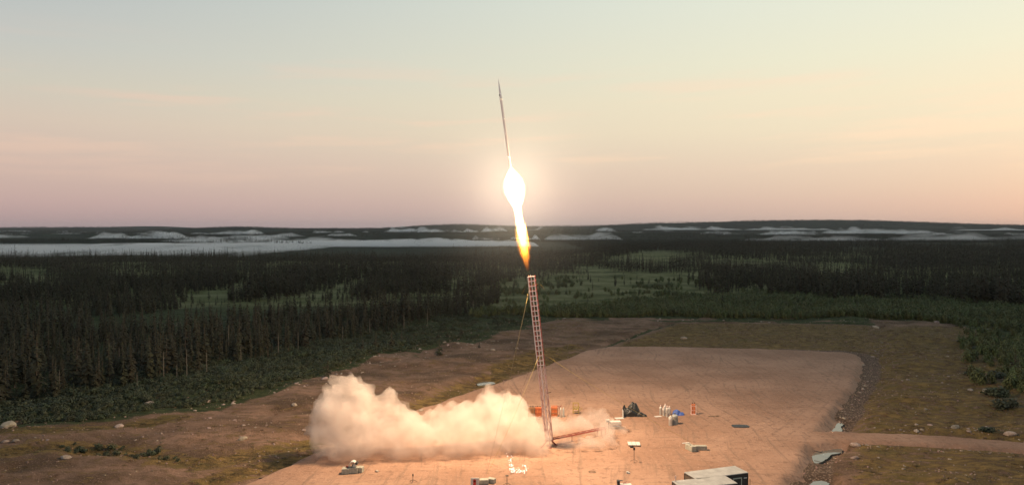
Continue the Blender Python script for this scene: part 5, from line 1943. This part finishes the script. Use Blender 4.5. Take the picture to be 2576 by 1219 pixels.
def smoke_material(name, dens, col, hetero=None, step=1.0, lowest=0.0):
    m = bpy.data.materials.new(name)
    m.use_nodes = True
    t = NT(m.node_tree)
    pv = t.n('ShaderNodeVolumePrincipled', inp={'Color': col, 'Density': dens, 'Anisotropy': 0.1})
    pv.inputs['Density Attribute'].default_value = ''
    if hetero:
        tc = t.n('ShaderNodeTexCoord')
        sp = t.n('ShaderNodeSeparateXYZ')
        t.link(tc.outputs['Object'], sp.inputs[0])
        nz = t.n('ShaderNodeTexNoise', inp={'Scale': hetero[0], 'Detail': 3.0, 'Roughness': 0.6, 'Vector': tc.outputs['Object']})
        f = t.mrange(nz.outputs['Fac'], hetero[1], hetero[2], lowest, 1.0)
        low = t.mrange(sp.outputs[2], 0.0, hetero[3], hetero[4], 1.0)
        t.link(t.math('MULTIPLY', t.math('MULTIPLY', f, low), dens), pv.inputs['Density'])
        m.cycles.volume_step_rate = step
    tr1 = t.n('ShaderNodeBsdfTransparent', inp={'Color': (1, 1, 1, 1)})
    tr2 = t.n('ShaderNodeBsdfTransparent', inp={'Color': (1, 1, 1, 1)})
    mx = t.n('ShaderNodeMixShader', inp={0: 0.5})
    t.link(tr1.outputs[0], mx.inputs[1])
    t.link(tr2.outputs[0], mx.inputs[2])
    o = t.n('ShaderNodeOutputMaterial')
    t.link(pv.outputs[0], o.inputs['Volume'])
    t.link(mx.outputs[0], o.inputs['Surface'])
    return m


DENSE = [(872, 975, 34, 92), (845, 1012, 42, 92.5), (905, 1000, 40, 92), (828, 1052, 52, 91.5), (880, 1055, 72, 92), (822, 1100, 46, 90), (800, 1078, 30, 91), (900, 1105, 70, 91),
         (948, 1030, 38, 92.5), (978, 998, 24, 93), (985, 1045, 44, 92.5), (965, 1095, 66, 91), (1030, 1078, 50, 92), (1050, 1110, 55, 91), (1100, 1078, 44, 93), (1120, 1112, 55, 91.5),
         (1165, 1052, 44, 94), (1180, 1100, 60, 92), (1225, 1018, 38, 95), (1235, 1075, 58, 93.5), (1262, 1010, 30, 96), (1250, 1118, 50, 92), (850, 1135, 34, 88.5), (1000, 1135, 36, 89.5), (1120, 1140, 34, 90)]
sm = billow_mesh('smoke', DENSE, 0.30, 0.85, 5, kids=6)
sm.data.materials.append(smoke_material('dense_smoke', 0.50, (0.95, 0.875, 0.82, 1), (0.40, 0.34, 0.60, 2.4, 0.35), 0.12, 0.22))
tag(sm, 'thick pale billowing smoke rolling over the pad from the tower foot', kind='stuff')
THIN = [(1290, 1040, 50, 95), (1310, 1095, 55, 93), (1345, 1122, 44, 92), (1400, 1095, 44, 101), (1450, 1090, 50, 102.5), (1500, 1088, 48, 103.5), (1542, 1098, 38, 102), (1470, 1078, 36, 104),
        (1425, 1138, 34, 94), (1480, 1134, 38, 94.5), (1525, 1126, 34, 96), (1350, 1085, 36, 98), (1525, 1085, 28, 98.5)]
st_ = billow_mesh('thin_smoke', THIN, 0.4, 1.2, 6, kids=5)
st_.data.materials.append(smoke_material('thin_dust', 0.48, (0.95, 0.865, 0.80, 1), (0.28, 0.34, 0.62, 3.0, 0.7), 0.2, 0.3))
tag(st_, 'thin drifting dust round and right of the tower foot', kind='stuff')


# ------------------------------------------------------------------ fog banks lying in the far valleys
def fog_material(name, dens, zb, zt, dist):
    m = bpy.data.materials.new(name)
    m.use_nodes = True
    t = NT(m.node_tree)
    tc = t.n('ShaderNodeTexCoord')
    sp = t.n('ShaderNodeSeparateXYZ')
    t.link(tc.outputs['Object'], sp.inputs[0])
    k = 2000.0 / dist
    mp = t.n('ShaderNodeMapping', inp={'Scale': (0.015 * k, 0.004 * k, 0.075 * k), 'Rotation': (0, 0.35, 0)})
    t.link(tc.outputs['Object'], mp.inputs[0])
    nz = t.n('ShaderNodeTexNoise', inp={'Scale': 1.0, 'Detail': 4.0, 'Roughness': 0.6, 'Vector': mp.outputs[0]})
    up = t.mrange(sp.outputs[2], zb, zt, -0.12, 0.50, False)
    nn = t.math('MULTIPLY_ADD', nz.outputs['Fac'], 3.6, -1.25)
    f = t.mrange(t.math('SUBTRACT', nn, up), 0.0, 0.55)
    pv = t.n('ShaderNodeVolumePrincipled', inp={'Color': (1, 1, 1, 1), 'Anisotropy': 0.0})
    t.link(t.math('MULTIPLY', f, dens), pv.inputs['Density'])
    tr1 = t.n('ShaderNodeBsdfTransparent', inp={'Color': (1, 1, 1, 1)})
    tr2 = t.n('ShaderNodeBsdfTransparent', inp={'Color': (1, 1, 1, 1)})
    mx = t.n('ShaderNodeMixShader', inp={0: 0.5})
    t.link(tr1.outputs[0], mx.inputs[1])
    t.link(tr2.outputs[0], mx.inputs[2])
    o = t.n('ShaderNodeOutputMaterial')
    t.link(pv.outputs[0], o.inputs['Volume'])
    t.link(mx.outputs[0], o.inputs['Surface'])
    m.cycles.volume_step_rate = 0.35
    return m



def fog_bank(x0, x1, yb, yt, dist, seed, dens=0.02, depth=None, label=None, wisp=0.5):
    """x0..x1 columns, yb row of the foot, yt row of the highest top; built at a distance as a lumpy low mound"""
    r = np.random.default_rng(seed)
    w0, w1 = (x0 - PCX) / FPX * dist, (x1 - PCX) / FPX * dist
    zb = CAMZ - (yb - 572) / FPX * dist
    zt = CAMZ - (yt - 572) / FPX * dist
    dp = depth or (w1 - w0) * 0.25
    nu, nv = 180, 14
    u = np.linspace(0, 1, nu)
    v = np.linspace(0, 1, nv)
    U, V_ = np.meshgrid(u, v)
    Xw = w0 + (w1 - w0) * U
    Yw = dist + (V_ - 0.5) * dp + (fbm(U * 4 + seed, V_ * 0, seed, 2) - 0.5) * dp * 0.35
    prof = np.minimum(1, np.minimum(U, 1 - U) * 7) ** 0.6 * np.sin(PI * V_) ** 0.7
    big = fbm(U * (3 + (w1 - w0) / 600) + seed * 3.1, V_ * 1.0, seed + 4, 2)
    lump = fbm(U * (w1 - w0) / 75 + seed, V_ * 3, seed + 9, 5)
    h_ = np.clip((1 - wisp) * 0.95 + wisp * (big - 0.30) * 2.4, 0.06, 1.0) * np.clip((0.78 + 0.4 * lump) if wisp < 0.4 else (0.15 + 3.4 * np.maximum(lump - 0.28, 0) ** 1.3), 0.05, 1.25)
    Zt = zb + (zt - zb) * h_ * prof
    Vt = np.stack([Xw.ravel(), Yw.ravel(), Zt.ravel()], -1)
    Vb = np.stack([Xw.ravel(), Yw.ravel(), np.full(Xw.size, zb - 2.0)], -1)
    n_ = nu * nv
    i_ = np.arange(n_).reshape(nv, nu)
    qt = np.stack([i_[:-1, :-1], i_[:-1, 1:], i_[1:, 1:], i_[1:, :-1]], -1).reshape(-1, 4)
    qb = qt[:, ::-1] + n_
    edge = np.concatenate([i_[0, :], i_[1:, -1], i_[-1, -2::-1], i_[-2:0:-1, 0]])
    e2 = np.roll(edge, -1)
    qs = np.stack([edge, edge + n_, e2 + n_, e2], -1)
    me = np_mesh('fog_bank', np.concatenate([Vt, Vb]), np.concatenate([qt, qb, qs]))
    me.materials.append(fog_material('valley_fog', dens, zb, zt, dist))
    o = bpy.data.objects.new('fog_bank', me)
    COL.objects.link(o)
    tag(o, kind='stuff')
    return o


FOGS = [(-700, 800, 624, 610, 1520, 1, 0.014, 800, 0.28), (640, 980, 612, 601, 1900, 2, 0.02, 300, 0.3), (860, 1350, 614, 597, 1600, 3, 0.02, 300, 0.35),
        (220, 480, 600, 573, 2500, 4, 0.02, 200, 0.9), (430, 740, 600, 584, 2450, 5, 0.012, 160, 0.7), (-200, 90, 599, 586, 2600, 6, 0.012, 150, 0.6), (110, 430, 590, 574, 3500, 7, 0.02, 200, 0.9),
        (490, 660, 588, 571, 3600, 8, 0.02, 160, 0.9), (600, 920, 598, 583, 2600, 9, 0.015, 160, 0.7), (770, 1020, 592, 569, 3600, 10, 0.02, 200, 0.9), (950, 1210, 588, 566, 4200, 11, 0.02, 200, 0.9),
        (1190, 1400, 590, 566, 3900, 12, 0.02, 200, 0.9), (1330, 1640, 592, 566, 3600, 13, 0.02, 220, 0.85), (1370, 1560, 601, 586, 2300, 14, 0.012, 130, 0.8), (1620, 1860, 577, 565, 5200, 15, 0.012, 200, 0.9),
        (330, 920, 608, 592, 2150, 23, 0.010, 260, 0.6), (1880, 2160, 604, 584, 2000, 16, 0.0045, 150, 0.8), (2040, 2480, 603, 566, 2100, 17, 0.0045, 190, 0.8), (2300, 2700, 601, 562, 2200, 18, 0.003, 180, 0.85), (2080, 2360, 585, 569, 4400, 19, 0.012, 200, 0.9),
        (1880, 2080, 577, 567, 5400, 20, 0.012, 200, 0.9), (2420, 2750, 578, 562, 4600, 21, 0.012, 200, 0.9)]
fr_ = random.Random(77)
for k in range(46):                                  # thin streaks that lie in the lower folds of the far forest
    best = None
    for q in range(6):
        dist = fr_.uniform(2150, 6500)
        xc = fr_.uniform(-150, 2700)
        xw = (xc - PCX) / FPX * dist
        zt_ = hz(xw, dist) - 0.0016 * dist
        if best is None or zt_ < best[0]:
            best = (zt_, xc, dist, hz(xw, dist))
    _, xc, dist, zg = best
    wpx = fr_.uniform(50, 190)
    row = lambda z_: 572 + (CAMZ - z_) * FPX / dist
    FOGS.append((xc - wpx / 2, xc + wpx / 2, row(zg + 1), row(zg + fr_.uniform(15, 30)), dist, 100 + k, fr_.choice([0.008, 0.014, 0.02]), fr_.uniform(90, 200), 0.85))
for f_ in FOGS:
    fog_bank(f_[0], f_[1], f_[2], f_[3], f_[4], f_[5], f_[6], f_[7], wisp=f_[8])

# ------------------------------------------------------------------ added halo volume standing in for lens bloom round the flame; the air
bm = bmesh.new()
bmesh.ops.create_icosphere(bm, subdivisions=4, radius=1.0)
me = bpy.data.meshes.new('flame_halo')
bm.to_mesh(me)
bm.free()
halo = bpy.data.objects.new('flame_halo', me)  # added ball of thin haze, there only to spread a glow round the flame
COL.objects.link(halo)
HALO_R = 17.0
halo.location = f0 + fd * FL * 0.22
halo.scale = (HALO_R, HALO_R, HALO_R)
m = bpy.data.materials.new('added_flame_halo')
m.use_nodes = True
t = NT(m.node_tree)
tc = t.n('ShaderNodeTexCoord')
ln = t.n('ShaderNodeVectorMath', operation='LENGTH')
t.link(tc.outputs['Object'], ln.inputs[0])
k = t.math('POWER', t.mrange(ln.outputs['Value'], 0.05, 1.0, 1.0, 0.0, False), 1.5)
pv = t.n('ShaderNodeVolumePrincipled', inp={'Color': (0.80, 0.90, 1.0, 1), 'Anisotropy': 0.0})
t.link(t.math('MULTIPLY', t.math('MULTIPLY', k, t.mrange(ln.outputs['Value'], 0.03, 0.33)), 0.0011), pv.inputs['Density'])
o_ = t.n('ShaderNodeOutputMaterial')
t.link(pv.outputs[0], o_.inputs['Volume'])
m.cycles.volume_step_rate = 0.5
halo.data.materials.append(m)
tag(halo, kind='stuff')

HZ0, HZ1 = float(ZZ.min()) - 1.0, max(float(ZZ.max()) + 12.0, 60.0)
hb = MB().box((0, 6000, (HZ0 + HZ1) / 2), (26000, 14000, HZ1 - HZ0)).build('haze')
m = bpy.data.materials.new('clear_air')
m.use_nodes = True
t = NT(m.node_tree)
pv = t.n('ShaderNodeVolumePrincipled', inp={'Color': (0.95, 0.96, 1.0, 1), 'Density': 0.000021, 'Anisotropy': 0.0})
o_ = t.n('ShaderNodeOutputMaterial')
t.link(pv.outputs[0], o_.inputs['Volume'])
hb.data.materials.append(m)
tag(hb, kind='stuff')
